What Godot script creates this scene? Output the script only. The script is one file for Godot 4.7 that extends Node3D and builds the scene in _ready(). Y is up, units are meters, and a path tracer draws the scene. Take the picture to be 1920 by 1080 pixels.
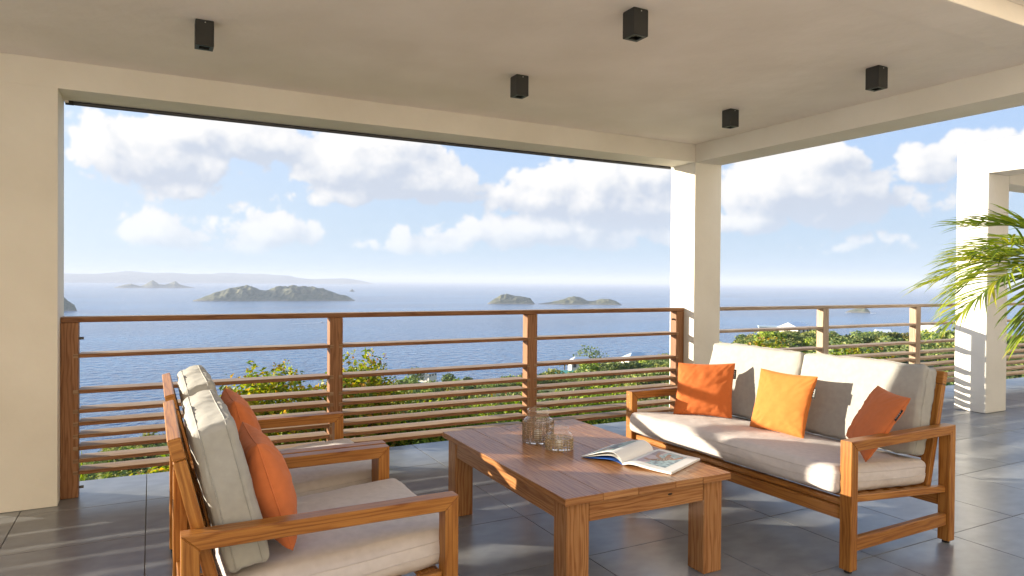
extends Node3D

const EYE := 1.25
const SKY_LIGHT := 0.264
var M := {}
var used := {}
var cache := {}
var variants := {}
var turn := 0
var rng := RandomNumberGenerator.new()
var wob := FastNoiseLite.new()
var sky_w := 4096
var sky_rows := 1024
var puffs := PackedFloat32Array()
var under := PackedFloat32Array()


func _ready() -> void:
	rng.seed = 11
	wob.seed = 5
	wob.frequency = 1.0
	wob.fractal_octaves = 3
	# ---------------- camera
	var cam := Camera3D.new()
	cam.name = "camera"
	cam.basis = Basis(Vector3.UP, deg_to_rad(-27.854)) * Basis(Vector3.RIGHT, deg_to_rad(-0.577)) * Basis(Vector3.BACK, deg_to_rad(0.4457))
	cam.position = Vector3(0, EYE, 0)
	cam.fov = rad_to_deg(2.0 * atan(540.0 / 1280.0))
	cam.near = 0.05
	cam.far = 200000.0
	add_child(cam)
	cam.current = true
	# ---------------- sky, sun, exposure
	var env := Environment.new()
	env.background_mode = Environment.BG_SKY
	env.tonemap_mode = Environment.TONE_MAPPER_LINEAR
	env.tonemap_exposure = 4.85
	env.sdfgi_enabled = true
	env.ssao_enabled = true
	env.ssil_enabled = true
	env.fog_enabled = true
	env.fog_density = 0.000066
	env.fog_light_color = Color(0.88, 0.92, 1.0)
	var sky := Sky.new()
	var pano := PanoramaSkyMaterial.new()
	pano.panorama = ImageTexture.create_from_image(make_sky())
	sky.sky_material = pano
	env.sky = sky
	var we := WorldEnvironment.new()
	we.name = "world"
	we.environment = env
	add_child(we)
	var sun := DirectionalLight3D.new()
	sun.name = "sun"
	sun.basis = Basis.looking_at(Vector3(1.42, -0.302, 1.0).normalized(), Vector3.UP)
	sun.light_energy = 0.93
	sun.light_color = Color(1.0, 0.945, 0.845)
	sun.light_angular_distance = 0.5
	sun.shadow_enabled = true
	add_child(sun)
	make_materials()
	build_sea_and_land()
	build_house()
	build_floor()
	build_railings()
	build_neighbour()
	build_furniture()
	build_small_things()
	build_plants()
	build_far_houses()
	build_vegetation()


# =====================================================================  helpers
func numbered(called: String) -> String:
	var n: int = used.get(called, 0)
	used[called] = n + 1
	return called if n == 0 else "%s_%03d" % [called, n]


func put(called: String, mesh: Mesh, mat: Material, parent: Node3D = null, xf := Transform3D()) -> MeshInstance3D:
	var o := MeshInstance3D.new()
	o.mesh = mesh
	o.material_override = variants[mat][(turn * 7 + 3) % 4] if variants.has(mat) else mat
	o.transform = xf
	if parent == null:
		o.name = numbered(called)
		add_child(o)
	else:
		o.name = called
		parent.add_child(o, true)
	return o


func thing(called: String, label: String, category: String, at := Vector3.ZERO, yaw := 0.0, group := "") -> Node3D:
	var o := Node3D.new()
	o.name = numbered(called)
	add_child(o)
	o.position = at
	o.rotation.y = yaw
	tag(o, label, category, group)
	return o


func tag(o: Node3D, label: String, category := "", group := "", kind := "") -> void:
	o.set_meta("label", label)
	if category:
		o.set_meta("category", category)
	if group:
		o.set_meta("group", group)
	if kind:
		o.set_meta("kind", kind)


func structure(o: Node3D, label: String) -> Node3D:
	o.set_meta("label", label)
	o.set_meta("kind", "structure")
	return o


func at_polar(az: float, el: float, r: float) -> Vector3:
	var a := deg_to_rad(az)
	return Vector3(r * sin(a), EYE + r * tan(deg_to_rad(el)), -r * cos(a))


# a box with chamfered edges, its grain along the longest side; a few variants per size differ in where the grain starts
func board(sz: Vector3, bev := 0.003, variants := 4) -> ArrayMesh:
	turn += 1
	var key := "b%.4f_%.4f_%.4f_%.4f_%d" % [sz.x, sz.y, sz.z, bev, turn % variants]
	if cache.has(key):
		return cache[key]
	var h := sz * 0.5
	var b: float = minf(bev, minf(h.x, minf(h.y, h.z)) * 0.45)
	var long := 0
	if sz.y >= sz.x and sz.y >= sz.z:
		long = 1
	elif sz.z >= sz.x and sz.z >= sz.y:
		long = 2
	var off := Vector2(fmod(turn * 0.371, 1.0), fmod(turn * 0.617, 1.0))
	var st := SurfaceTool.new()
	st.begin(Mesh.PRIMITIVE_TRIANGLES)
	var c := {}
	for sx in [-1, 1]:
		for sy in [-1, 1]:
			for sz2 in [-1, 1]:
				var s := Vector3(sx, sy, sz2)
				for a in 3:
					var p := Vector3(s.x * (h.x - b), s.y * (h.y - b), s.z * (h.z - b))
					p[a] = s[a] * h[a]
					c[[sx, sy, sz2, a]] = p
	for a in 3:
		var u := (a + 1) % 3
		var v := (a + 2) % 3
		for s in [-1, 1]:
			var ring := []
			for k in [[-1, -1], [1, -1], [1, 1], [-1, 1]]:
				var q := [0, 0, 0]
				q[a] = s
				q[u] = k[0]
				q[v] = k[1]
				ring.append(c[[q[0], q[1], q[2], a]])
			poly(st, ring, a, long, off)
		# the edges that run along a
		for s1 in [-1, 1]:
			for s2 in [-1, 1]:
				var ring2 := []
				for k in [[-1, u], [1, u], [1, v], [-1, v]]:
					var q := [0, 0, 0]
					q[a] = k[0]
					q[u] = s1
					q[v] = s2
					ring2.append(c[[q[0], q[1], q[2], k[1]]])
				poly(st, ring2, u if u != long else v, long, off)
	for sx in [-1, 1]:
		for sy in [-1, 1]:
			for sz3 in [-1, 1]:
				poly(st, [c[[sx, sy, sz3, 0]], c[[sx, sy, sz3, 1]], c[[sx, sy, sz3, 2]]], long, long, off)
	var m := st.commit()
	cache[key] = m
	return m


func poly(st: SurfaceTool, ring: Array, axis: int, long: int, off: Vector2) -> void:
	var mid := Vector3.ZERO
	for p: Vector3 in ring:
		mid += p
	mid /= ring.size()
	var p0: Vector3 = ring[0]
	var p1: Vector3 = ring[1]
	var p2: Vector3 = ring[2]
	var n := (p1 - p0).cross(p2 - p0).normalized()
	if n.dot(mid) < 0.0:
		n = -n
	else:
		ring = ring.duplicate()
		ring.reverse()
	for k in range(1, ring.size() - 1):
		for i in [0, k, k + 1]:
			var p: Vector3 = ring[i]
			var uv := Vector2.ZERO
			if axis != long:
				uv = Vector2(p[long], p[3 - long - axis] * 4.0)
			else:
				uv = Vector2(p[(long + 1) % 3] * 0.4, p[(long + 2) % 3] * 4.0)
			st.set_normal(n)
			st.set_uv(uv + off)
			st.add_vertex(p)


# a convex outline in x and y, pushed out along z, its rims chamfered; the grain runs along dir
func prism(outline: Array, depth: float, dir: Vector2, bev := 0.003) -> ArrayMesh:
	turn += 1
	var key := "p%s_%.4f_%d" % [str(outline), depth, turn % 3]
	if cache.has(key):
		return cache[key]
	var n := outline.size()
	var mid := Vector2.ZERO
	for p: Vector2 in outline:
		mid += p / n
	var small := []
	for i in n:
		var a: Vector2 = outline[(i + n - 1) % n]
		var b: Vector2 = outline[i]
		var c: Vector2 = outline[(i + 1) % n]
		var n1 := (b - a).orthogonal().normalized()
		var n2 := (c - b).orthogonal().normalized()
		if n1.dot(mid - b) < 0.0:
			n1 = -n1
		if n2.dot(mid - b) < 0.0:
			n2 = -n2
		small.append(b + (n1 + n2) * bev / (1.0 + n1.dot(n2)))
	var off := Vector2(fmod(turn * 0.371, 1.0), fmod(turn * 0.617, 1.0))
	var st := SurfaceTool.new()
	st.begin(Mesh.PRIMITIVE_TRIANGLES)
	var m3 := Vector3(mid.x, mid.y, 0)
	var h := depth * 0.5
	for s in [-1.0, 1.0]:
		var cap := []
		for p: Vector2 in small:
			cap.append(Vector3(p.x, p.y, s * h))
		prism_face(st, cap, m3, dir, off)
		for i in n:
			var j := (i + 1) % n
			var a: Vector2 = small[i]
			var b: Vector2 = small[j]
			var c: Vector2 = outline[j]
			var d: Vector2 = outline[i]
			prism_face(st, [Vector3(a.x, a.y, s * h), Vector3(b.x, b.y, s * h), Vector3(c.x, c.y, s * (h - bev)), Vector3(d.x, d.y, s * (h - bev))], m3, dir, off)
	for i in n:
		var c: Vector2 = outline[i]
		var d: Vector2 = outline[(i + 1) % n]
		prism_face(st, [Vector3(c.x, c.y, -h + bev), Vector3(d.x, d.y, -h + bev), Vector3(d.x, d.y, h - bev), Vector3(c.x, c.y, h - bev)], m3, dir, off)
	var m := st.commit()
	cache[key] = m
	return m


func prism_face(st: SurfaceTool, ring: Array, mid: Vector3, dir: Vector2, off: Vector2) -> void:
	var c := Vector3.ZERO
	for p: Vector3 in ring:
		c += p / ring.size()
	var p0: Vector3 = ring[0]
	var p1: Vector3 = ring[1]
	var p2: Vector3 = ring[2]
	var n := (p1 - p0).cross(p2 - p0).normalized()
	if n.dot(c - mid) < 0.0:
		n = -n
	else:
		ring = ring.duplicate()
		ring.reverse()
	for k in range(1, ring.size() - 1):
		for i in [0, k, k + 1]:
			var p: Vector3 = ring[i]
			var across := Vector2(-dir.y, dir.x)
			st.set_normal(n)
			st.set_uv(Vector2(Vector2(p.x, p.y).dot(dir), (Vector2(p.x, p.y).dot(across) + p.z) * 4.0) + off)
			st.add_vertex(p)


func box(called: String, lo: Vector3, hi: Vector3, mat: Material, parent: Node3D = null, bev := 0.003) -> MeshInstance3D:
	return put(called, board(hi - lo, bev), mat, parent, Transform3D(Basis(), (lo + hi) * 0.5))


# a straight board between two points, up is the side its second axis faces
func beam_between(called: String, a: Vector3, b: Vector3, wide: float, thick: float, side: Vector3, mat: Material, parent: Node3D) -> MeshInstance3D:
	var y := (b - a).normalized()
	var z := (side - y * side.dot(y)).normalized()
	var x := y.cross(z)
	return put(called, board(Vector3(thick, a.distance_to(b), wide)), mat, parent, Transform3D(Basis(x, y, z), (a + b) * 0.5))


func tube(st: SurfaceTool, path: Array, r: float, sides := 5, closed := false) -> void:
	var n := path.size()
	var rings := []
	for i in n:
		var a: Vector3 = path[(i + n - 1) % n] if closed or i > 0 else path[0]
		var b: Vector3 = path[(i + 1) % n] if closed or i < n - 1 else path[n - 1]
		var t := (b - a).normalized()
		var u := t.cross(Vector3.UP if absf(t.y) < 0.9 else Vector3.RIGHT).normalized()
		var v := t.cross(u)
		var ring := []
		for k in sides:
			var f := TAU * k / sides
			ring.append([path[i] + (u * cos(f) + v * sin(f)) * r, u * cos(f) + v * sin(f)])
		rings.append(ring)
	for i in (n if closed else n - 1):
		var j := (i + 1) % n
		for k in sides:
			var l := (k + 1) % sides
			for q in [[i, k], [j, k], [j, l], [i, k], [j, l], [i, l]]:
				var e: Array = rings[q[0]][q[1]]
				st.set_normal(e[1])
				st.add_vertex(e[0])


func tube_mesh(path: Array, r: float, sides := 5, closed := false) -> ArrayMesh:
	var st := SurfaceTool.new()
	st.begin(Mesh.PRIMITIVE_TRIANGLES)
	tube(st, path, r, sides, closed)
	return st.commit()


func lathe(profile: Array, sides := 32) -> ArrayMesh:
	var st := SurfaceTool.new()
	st.begin(Mesh.PRIMITIVE_TRIANGLES)
	st.set_smooth_group(0)
	for i in profile.size() - 1:
		var a: Vector2 = profile[i]
		var b: Vector2 = profile[i + 1]
		for k in sides:
			var f := TAU * k / sides
			var g := TAU * (k + 1) / sides
			var p := [Vector3(a.x * cos(f), a.y, a.x * sin(f)), Vector3(b.x * cos(f), b.y, b.x * sin(f)), Vector3(b.x * cos(g), b.y, b.x * sin(g)), Vector3(a.x * cos(g), a.y, a.x * sin(g))]
			for q in [0, 2, 1, 0, 3, 2]:
				st.add_vertex(p[q])
	st.generate_normals()
	return st.commit()


# grid of points -> two triangles each; flip turns the facing
func sheet(st: SurfaceTool, pts: Array, flip := false, uv := true) -> void:
	var nu: int = pts.size()
	var nv: int = pts[0].size()
	for i in nu - 1:
		for j in nv - 1:
			var order := [[i, j], [i + 1, j], [i + 1, j + 1], [i, j], [i + 1, j + 1], [i, j + 1]]
			if flip:
				order.reverse()
			for q in order:
				if uv:
					st.set_uv(Vector2(float(q[0]) / (nu - 1), float(q[1]) / (nv - 1)))
				st.add_vertex(pts[q[0]][q[1]])


# ---- upholstery: a box with round edges that swells in its middle; y is its thickness
func stops(h: float, r: float, m: int) -> Array:
	var out := [-h, -h + 0.12 * r, -h + 0.35 * r, -h + 0.68 * r]
	for i in m + 1:
		out.append(-h + r + (2.0 * h - 2.0 * r) * i / m)
	out.append_array([h - 0.68 * r, h - 0.35 * r, h - 0.12 * r, h])
	return out


func cushion_point(q: Vector3, h: Vector3, r: float, puff: float, side: float, wr: float, sd: float) -> Vector3:
	var c := q.clamp(-h + Vector3.ONE * r, h - Vector3.ONE * r)
	var d := (q - c).normalized()
	var p := c + d * r
	var fx: float = 1.0 - pow(absf(p.x / h.x), 2.6)
	var fy: float = 1.0 - pow(absf(p.y / h.y), 2.0)
	var fz: float = 1.0 - pow(absf(p.z / h.z), 2.6)
	p.y += signf(q.y) * puff * fx * fz * absf(d.y)
	p.x += signf(q.x) * side * fy * fz * absf(d.x)
	p.z += signf(q.z) * side * fy * fx * absf(d.z)
	var rim: float = clampf(1.0 - minf(fx, fz) * 1.6, 0.0, 1.0)
	var w: float = wob.get_noise_3d(p.x * 9.0 + sd, p.y * 14.0, p.z * 5.0) * (0.45 + 0.55 * rim) + wob.get_noise_3d(p.x * 3.0 - sd, p.y * 30.0, p.z * 21.0) * 0.45 * rim
	return p + d * w * wr


func cushion(sz: Vector3, r := 0.03, puff := 0.02, side := 0.012, wr := 0.007, sd := 0.0) -> ArrayMesh:
	var h := sz * 0.5
	var st := SurfaceTool.new()
	st.begin(Mesh.PRIMITIVE_TRIANGLES)
	st.set_smooth_group(0)
	var lists := [stops(h.x, r, clampi(int(sz.x / 0.028), 4, 60)), stops(h.y, r, 4), stops(h.z, r, clampi(int(sz.z / 0.028), 4, 60))]
	for a in 3:
		var u := (a + 1) % 3
		var v := (a + 2) % 3
		for s in [-1.0, 1.0]:
			var pts := []
			for x: float in lists[u]:
				var row := []
				for y: float in lists[v]:
					var q := Vector3.ZERO
					q[a] = s * h[a]
					q[u] = x
					q[v] = y
					row.append(cushion_point(q, h, r, puff, side, wr, sd))
				pts.append(row)
			sheet(st, pts, s > 0.0)
	st.generate_normals()
	return st.commit()


# the sewn seam round a cushion, at a share of its height
func seam(sz: Vector3, level: float, r: float, puff: float, side: float, wr: float, sd: float) -> ArrayMesh:
	var h := sz * 0.5
	var path := []
	for k in 4:
		for i in 24:
			var t := -1.0 + 2.0 * i / 24.0
			var e: Vector2 = [Vector2(t, -1), Vector2(1, t), Vector2(-t, 1), Vector2(-1, -t)][k]
			var q := Vector3(e.x * h.x, level * h.y, e.y * h.z)
			var c := q.clamp(-h + Vector3.ONE * r, h - Vector3.ONE * r)
			path.append(cushion_point(q, h, r, puff, side, wr, sd) + (q - c).normalized() * 0.0012)
	return tube_mesh(path, 0.0016, 4, true)


# ---- a scatter pillow through four corner points: bottom left, bottom right, top right, top left
func pillow_point(c: Array, u: float, v: float, face: float, thick: float, n: Vector3, sd: float) -> Vector3:
	var uu := 0.5 + (u - 0.5) * (1.0 - 0.06 * sin(PI * v))
	var vv := 0.5 + (v - 0.5) * (1.0 - 0.06 * sin(PI * u))
	var a: Vector3 = c[0].lerp(c[1], uu)
	var b: Vector3 = c[3].lerp(c[2], uu)
	var p := a.lerp(b, vv)
	var k: float = maxf(0.0, 16.0 * u * (1.0 - u) * v * (1.0 - v))
	var t: float = pow(k, 0.42) * thick
	var crease: float = wob.get_noise_3d(u * 4.0 + sd, v * 4.0, face * 3.0) * 0.006 * pow(k, 0.3)
	var ang := atan2(v - 0.5, u - 0.5)
	var rad := Vector2(u - 0.5, v - 0.5).length()
	crease += wob.get_noise_2d(ang * 7.0 + sd * 3.0, rad * 2.0) * 0.012 * clampf(rad * 2.4 - 0.45, 0.0, 1.0) * pow(k, 0.3)
	return p + n * face * (t + crease + 0.001)


func pillow(called: String, label: String, corners: Array, thick: float, toward: Vector3, mat: Material, sd: float, group := "") -> Node3D:
	var mid: Vector3 = (corners[0] + corners[1] + corners[2] + corners[3]) / 4.0
	var o := thing(called, label, "pillow", mid, 0.0, group)
	var c := []
	for p: Vector3 in corners:
		c.append(p - mid)
	var n: Vector3 = (c[1] - c[0]).cross(c[3] - c[0]).normalized()
	if n.dot(toward) < 0.0:
		n = -n
	var st := SurfaceTool.new()
	st.begin(Mesh.PRIMITIVE_TRIANGLES)
	st.set_smooth_group(0)
	var right_handed: bool = (c[1] - c[0]).cross(c[3] - c[0]).dot(n) > 0.0
	for face in [1.0, -1.0]:
		var pts := []
		for i in 37:
			var row := []
			for j in 37:
				var u := 0.5 - 0.5 * cos(PI * i / 36.0)
				var v := 0.5 - 0.5 * cos(PI * j / 36.0)
				row.append(pillow_point(c, u, v, face, thick, n, sd))
			pts.append(row)
		sheet(st, pts, (face > 0.0) == right_handed)
	st.generate_normals()
	put("cover", st.commit(), mat, o)
	var path := []
	for k in 4:
		for i in 14:
			var t := i / 14.0
			var e: Vector2 = [Vector2(t, 0), Vector2(1, t), Vector2(1.0 - t, 1), Vector2(0, 1.0 - t)][k]
			path.append(pillow_point(c, e.x, e.y, 0.0, thick, n, sd))
	put("piping", tube_mesh(path, 0.0028, 5, true), mat, o)
	return o


func pillow_tag(o: Node3D, corners: Array, v: float, n: Vector3) -> void:
	var top: Vector3 = corners[2] - o.position
	var low: Vector3 = corners[1] - o.position
	var left: Vector3 = corners[3] - o.position
	var y := (top - low).normalized()
	var x := (top - left).normalized()
	x = (x - y * x.dot(y)).normalized()
	var z := x.cross(y)
	if z.dot(n) < 0.0:
		z = -z
	var p := low.lerp(top, v) - x * 0.004
	var t := put("fabric_label", board(Vector3(0.03, 0.058, 0.002), 0.0005), M.black_cloth, o, Transform3D(Basis(x, y, z), p))
	var tm := TextMesh.new()
	var f := SystemFont.new()
	f.font_names = PackedStringArray(["Droid Sans"])
	tm.font = f
	tm.text = "l i n e n"
	tm.font_size = 16
	tm.pixel_size = 0.00075
	tm.depth = 0.0006
	put("lettering", tm, M.white_paint, t, Transform3D(Basis(Vector3(0, 1, 0), Vector3(-1, 0, 0), Vector3(0, 0, 1)), Vector3(0.005, 0, 0.0013)))


# ---- foliage: many small folded leaves through an ellipsoid
func leaves(n: int, rad: Vector3, leaf: float, tones: Array, sd: int, shell := 0.5, narrow := 0.5, lumps := 2.2) -> ArrayMesh:
	var g := RandomNumberGenerator.new()
	g.seed = sd
	var lump := FastNoiseLite.new()
	lump.seed = sd
	lump.frequency = lumps
	var vs := PackedVector3Array()
	var ns := PackedVector3Array()
	var cs := PackedColorArray()
	for i in n:
		var d := Vector3(g.randfn(), g.randfn(), g.randfn()).normalized()
		var k: float = pow(g.randf(), 0.333 * (1.0 - shell)) * (1.0 + 0.55 * lump.get_noise_3dv(d))
		if g.randf() < 0.05:
			k += g.randf() * 0.18
		var p := Vector3(d.x * rad.x, d.y * rad.y, d.z * rad.z) * k
		var out := (d + Vector3(g.randfn(), g.randfn() + 0.5, g.randfn()) * 0.75).normalized()
		var ax := out.cross(Vector3(g.randfn(), g.randfn(), g.randfn())).normalized()
		var w := out.cross(ax)
		var s: float = leaf * g.randf_range(0.65, 1.3)
		var tone: Color = tones[g.randi() % tones.size()]
		tone = tone * g.randf_range(0.75, 1.25)
		add_leaf(vs, ns, cs, p, ax * s, w * s * narrow, out, tone)
	return from_arrays(vs, ns, cs)


func add_leaf(vs: PackedVector3Array, ns: PackedVector3Array, cs: PackedColorArray, p: Vector3, ax: Vector3, w: Vector3, out: Vector3, tone: Color) -> void:
	var a := p - ax * 0.5
	var b := p + ax * 0.5 - out * ax.length() * 0.12
	var l := p + w * 0.5 + out * w.length() * 0.22
	var r := p - w * 0.5 + out * w.length() * 0.22
	for tri in [[a, l, b], [a, b, r]]:
		var t0: Vector3 = tri[0]
		var t1: Vector3 = tri[1]
		var t2: Vector3 = tri[2]
		var n := -(t1 - t0).cross(t2 - t0).normalized()
		for q: Vector3 in tri:
			vs.append(q)
			ns.append(n)
			cs.append(tone)


func from_arrays(vs: PackedVector3Array, ns: PackedVector3Array, cs: PackedColorArray) -> ArrayMesh:
	var arr := []
	arr.resize(Mesh.ARRAY_MAX)
	arr[Mesh.ARRAY_VERTEX] = vs
	arr[Mesh.ARRAY_NORMAL] = ns
	arr[Mesh.ARRAY_COLOR] = cs
	var m := ArrayMesh.new()
	m.add_surface_from_arrays(Mesh.PRIMITIVE_TRIANGLES, arr)
	return m


# =====================================================================  materials
func lin(r: float, g: float, b: float) -> Color:
	return Color(r, g, b).linear_to_srgb()


func paint(r: float, g: float, b: float, rough: float) -> StandardMaterial3D:
	var m := StandardMaterial3D.new()
	m.albedo_color = lin(r, g, b)
	m.roughness = rough
	return m


func noise(freq: float, oct := 4, sd := 1) -> FastNoiseLite:
	var f := FastNoiseLite.new()
	f.seed = sd
	f.frequency = freq
	f.fractal_octaves = oct
	f.noise_type = FastNoiseLite.TYPE_SIMPLEX_SMOOTH
	return f


func weathered_lit_tops(mesh: ArrayMesh, side: Color) -> ArrayMesh:  # upward faces paler: grey weathering, with grazing sun and sky sheen put into the colour
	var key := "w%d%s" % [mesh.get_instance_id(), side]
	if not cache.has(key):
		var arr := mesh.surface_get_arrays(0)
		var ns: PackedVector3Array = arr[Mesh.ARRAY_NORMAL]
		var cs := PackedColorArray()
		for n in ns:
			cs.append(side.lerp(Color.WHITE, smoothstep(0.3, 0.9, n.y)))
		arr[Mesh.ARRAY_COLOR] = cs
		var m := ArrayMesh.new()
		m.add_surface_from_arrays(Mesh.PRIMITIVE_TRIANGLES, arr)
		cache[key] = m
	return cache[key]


func make_materials() -> void:
	# wood: 1 m along the grain by 0.25 m across
	var w := 1024
	var h := 512
	var broad := noise(0.0035, 3, 3)
	var fine := noise(0.02, 3, 9)
	var img := Image.create(w, h, false, Image.FORMAT_RGB8)
	var bump := Image.create(w, h, false, Image.FORMAT_L8)
	for y in h:
		for x in w:
			# wrapped along the grain by blending the two ends
			var k: float = clampf((x - 896.0) / 128.0, 0.0, 1.0)
			var a := wood_tone(broad, fine, x, y)
			if k > 0.0:
				a = lerpf(a, wood_tone(broad, fine, x - w, y), k)
			var c := Color(1.0, 0.985, 0.96).lerp(Color(0.60, 0.47, 0.38), a)
			img.set_pixel(x, y, c)
			bump.set_pixel(x, y, Color(1.0 - a, 1.0 - a, 1.0 - a))
	img.generate_mipmaps()
	var wood := ImageTexture.create_from_image(img)
	var relief := ImageTexture.create_from_image(bump)
	for e in [["teak", 0.43, 0.200, 0.050, 0.36], ["table_wood", 0.44, 0.232, 0.10, 0.25], ["rail_wood", 0.32, 0.170, 0.088, 0.5], ["slat_wood", 0.56, 0.47, 0.37, 0.55], ["grey_wood", 0.60, 0.535, 0.455, 0.65]]:
		var m := paint(e[1], e[2], e[3], e[4])
		m.albedo_texture = wood
		m.metallic_specular = 0.38
		m.heightmap_enabled = false
		M[e[0]] = m
	var nm := relief.get_image()
	nm.bump_map_to_normal_map(1.2)
	var nt := ImageTexture.create_from_image(nm)
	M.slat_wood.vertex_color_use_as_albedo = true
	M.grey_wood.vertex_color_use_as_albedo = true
	for k in ["teak", "table_wood", "rail_wood", "slat_wood", "grey_wood"]:
		M[k].normal_enabled = true
		M[k].normal_texture = nt
		M[k].normal_scale = 0.5
	for k in ["teak", "table_wood", "rail_wood", "slat_wood", "grey_wood"]:
		var base: StandardMaterial3D = M[k]
		var list := [base]
		for f in [Color(0.90, 0.87, 0.85), Color(1.05, 1.05, 1.06), Color(0.96, 0.93, 0.90)]:
			var v: StandardMaterial3D = base.duplicate()
			v.albedo_color = (base.albedo_color.srgb_to_linear() * f).linear_to_srgb()
			list.append(v)
		variants[base] = list
	# plaster, faintly uneven
	var pl := NoiseTexture2D.new()
	pl.width = 512
	pl.height = 512
	pl.seamless = true
	pl.noise = noise(0.006, 5, 21)
	pl.color_ramp = ramp(Color(0.955, 0.95, 0.94), Color(1, 1, 1))
	var trowel := NoiseTexture2D.new()
	trowel.width = 512
	trowel.height = 512
	trowel.seamless = true
	trowel.as_normal_map = true
	trowel.bump_strength = 4.0
	trowel.noise = noise(0.018, 5, 22)
	for e in [["plaster", 0.80, 0.765, 0.69], ["ceiling_paint", 0.90, 0.84, 0.765], ["white_render", 0.84, 0.82, 0.78], ["cream_bounce", 0.60, 0.53, 0.42]]:
		var m := paint(e[1], e[2], e[3], 0.8)
		m.albedo_texture = pl
		m.uv1_triplanar = true
		m.uv1_world_triplanar = true
		m.uv1_scale = Vector3.ONE * 0.45
		m.normal_enabled = true
		m.normal_texture = trowel
		m.normal_scale = 0.22
		M[e[0]] = m
	# dark stoneware tiles
	var tl := NoiseTexture2D.new()
	tl.width = 512
	tl.height = 512
	tl.seamless = true
	tl.noise = noise(0.012, 6, 31)
	tl.color_ramp = ramp(Color(0.82, 0.82, 0.83), Color(1, 1, 1))
	for k in 4:
		var f: float = [1.0, 0.90, 1.09, 0.96][k]
		var m := paint(0.265 * f, 0.278 * f, 0.296 * f, 0.42)
		m.albedo_texture = tl
		m.uv1_triplanar = true
		m.uv1_world_triplanar = true
		m.uv1_scale = Vector3(0.9, 1.0, 1.5)
		m.roughness = 0.28
		m.metallic_specular = 0.8
		M["tile%d" % k] = m
	M.pale_bounce = paint(0.78, 0.71, 0.60, 0.5)  # only for the added floor that bounces light behind the camera
	M.grout = paint(0.20, 0.19, 0.17, 0.9)
	# cloth
	var cl := NoiseTexture2D.new()
	cl.width = 512
	cl.height = 512
	cl.seamless = true
	cl.noise = noise(0.03, 5, 41)
	cl.color_ramp = ramp(Color(0.93, 0.93, 0.93), Color(1, 1, 1))
	var creases := NoiseTexture2D.new()
	creases.width = 512
	creases.height = 512
	creases.seamless = true
	creases.as_normal_map = true
	creases.bump_strength = 6.0
	creases.noise = noise(0.008, 5, 43)
	for e in [["seat_cloth", 0.60, 0.545, 0.53], ["back_cloth", 0.38, 0.375, 0.355], ["orange_cloth", 0.58, 0.145, 0.030], ["amber_cloth", 0.60, 0.180, 0.032], ["rust_cloth", 0.62, 0.175, 0.055]]:
		var m := paint(e[1], e[2], e[3], 0.9)
		m.albedo_texture = cl
		m.uv1_triplanar = true
		m.uv1_scale = Vector3.ONE * 1.6
		m.normal_enabled = true
		m.normal_texture = creases
		m.normal_scale = 0.32
		m.rim_enabled = true
		m.rim = 0.25
		M[e[0]] = m
	M.black_cloth = paint(0.012, 0.012, 0.012, 0.8)
	M.white_paint = paint(0.75, 0.75, 0.75, 0.6)
	M.lamp_black = paint(0.022, 0.022, 0.020, 0.5)
	M.lamp_rim = paint(0.05, 0.06, 0.06, 0.4)
	M.steel = paint(0.6, 0.6, 0.58, 0.3)
	M.steel.metallic = 1.0
	M.dark_steel = paint(0.09, 0.085, 0.08, 0.45)
	M.blind_grey = paint(0.05, 0.052, 0.06, 0.5)
	M.dark_knot = paint(0.03, 0.018, 0.01, 0.8)
	M.rubber = paint(0.02, 0.02, 0.02, 0.7)
	var gl := StandardMaterial3D.new()
	gl.transparency = BaseMaterial3D.TRANSPARENCY_ALPHA
	gl.albedo_color = Color(1, 1, 1, 0.04)
	gl.roughness = 0.02
	M.glass = gl
	M.rattan = paint(0.26, 0.175, 0.10, 0.7)
	M.rattan_light = paint(0.42, 0.31, 0.18, 0.7)
	M.wax = paint(0.85, 0.82, 0.76, 0.5)
	M.page = paint(0.80, 0.80, 0.79, 0.45)
	M.cover_blue = paint(0.05, 0.16, 0.55, 0.3)
	# plants
	var lf := StandardMaterial3D.new()
	lf.vertex_color_use_as_albedo = true
	lf.roughness = 0.5
	lf.backlight_enabled = true
	lf.backlight = Color(0.95, 0.95, 0.35)
	lf.cull_mode = BaseMaterial3D.CULL_DISABLED
	M.leaf = lf
	var ff := StandardMaterial3D.new()
	ff.vertex_color_use_as_albedo = true
	ff.roughness = 0.8
	ff.cull_mode = BaseMaterial3D.CULL_DISABLED
	ff.backlight_enabled = true
	ff.backlight = Color(0.7, 0.75, 0.4)
	M.far_leaf = ff
	M.bark = paint(0.12, 0.09, 0.06, 0.9)
	M.green_stem = paint(0.20, 0.26, 0.06, 0.6)
	var gr := NoiseTexture2D.new()
	gr.width = 512
	gr.height = 512
	gr.seamless = true
	gr.noise = noise(0.02, 5, 51)
	gr.color_ramp = ramp(Color(0.20, 0.24, 0.11), Color(0.36, 0.36, 0.17))
	var land := StandardMaterial3D.new()
	land.albedo_texture = gr
	land.uv1_triplanar = true
	land.uv1_world_triplanar = true
	land.uv1_scale = Vector3.ONE * 0.02
	land.roughness = 0.95
	M.land = land
	var isl := StandardMaterial3D.new()
	isl.vertex_color_use_as_albedo = true
	isl.roughness = 0.95
	M.island = isl
	# sea
	var wv := NoiseTexture2D.new()
	wv.width = 1024
	wv.height = 1024
	wv.seamless = true
	wv.as_normal_map = true
	wv.bump_strength = 14.0
	wv.noise = noise(0.013, 6, 61)
	var patch := NoiseTexture2D.new()
	patch.width = 512
	patch.height = 512
	patch.seamless = true
	patch.noise = noise(0.006, 4, 71)
	patch.color_ramp = ramp(Color(0.62, 0.66, 0.72), Color(1, 1, 1))
	var sea := StandardMaterial3D.new()
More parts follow.
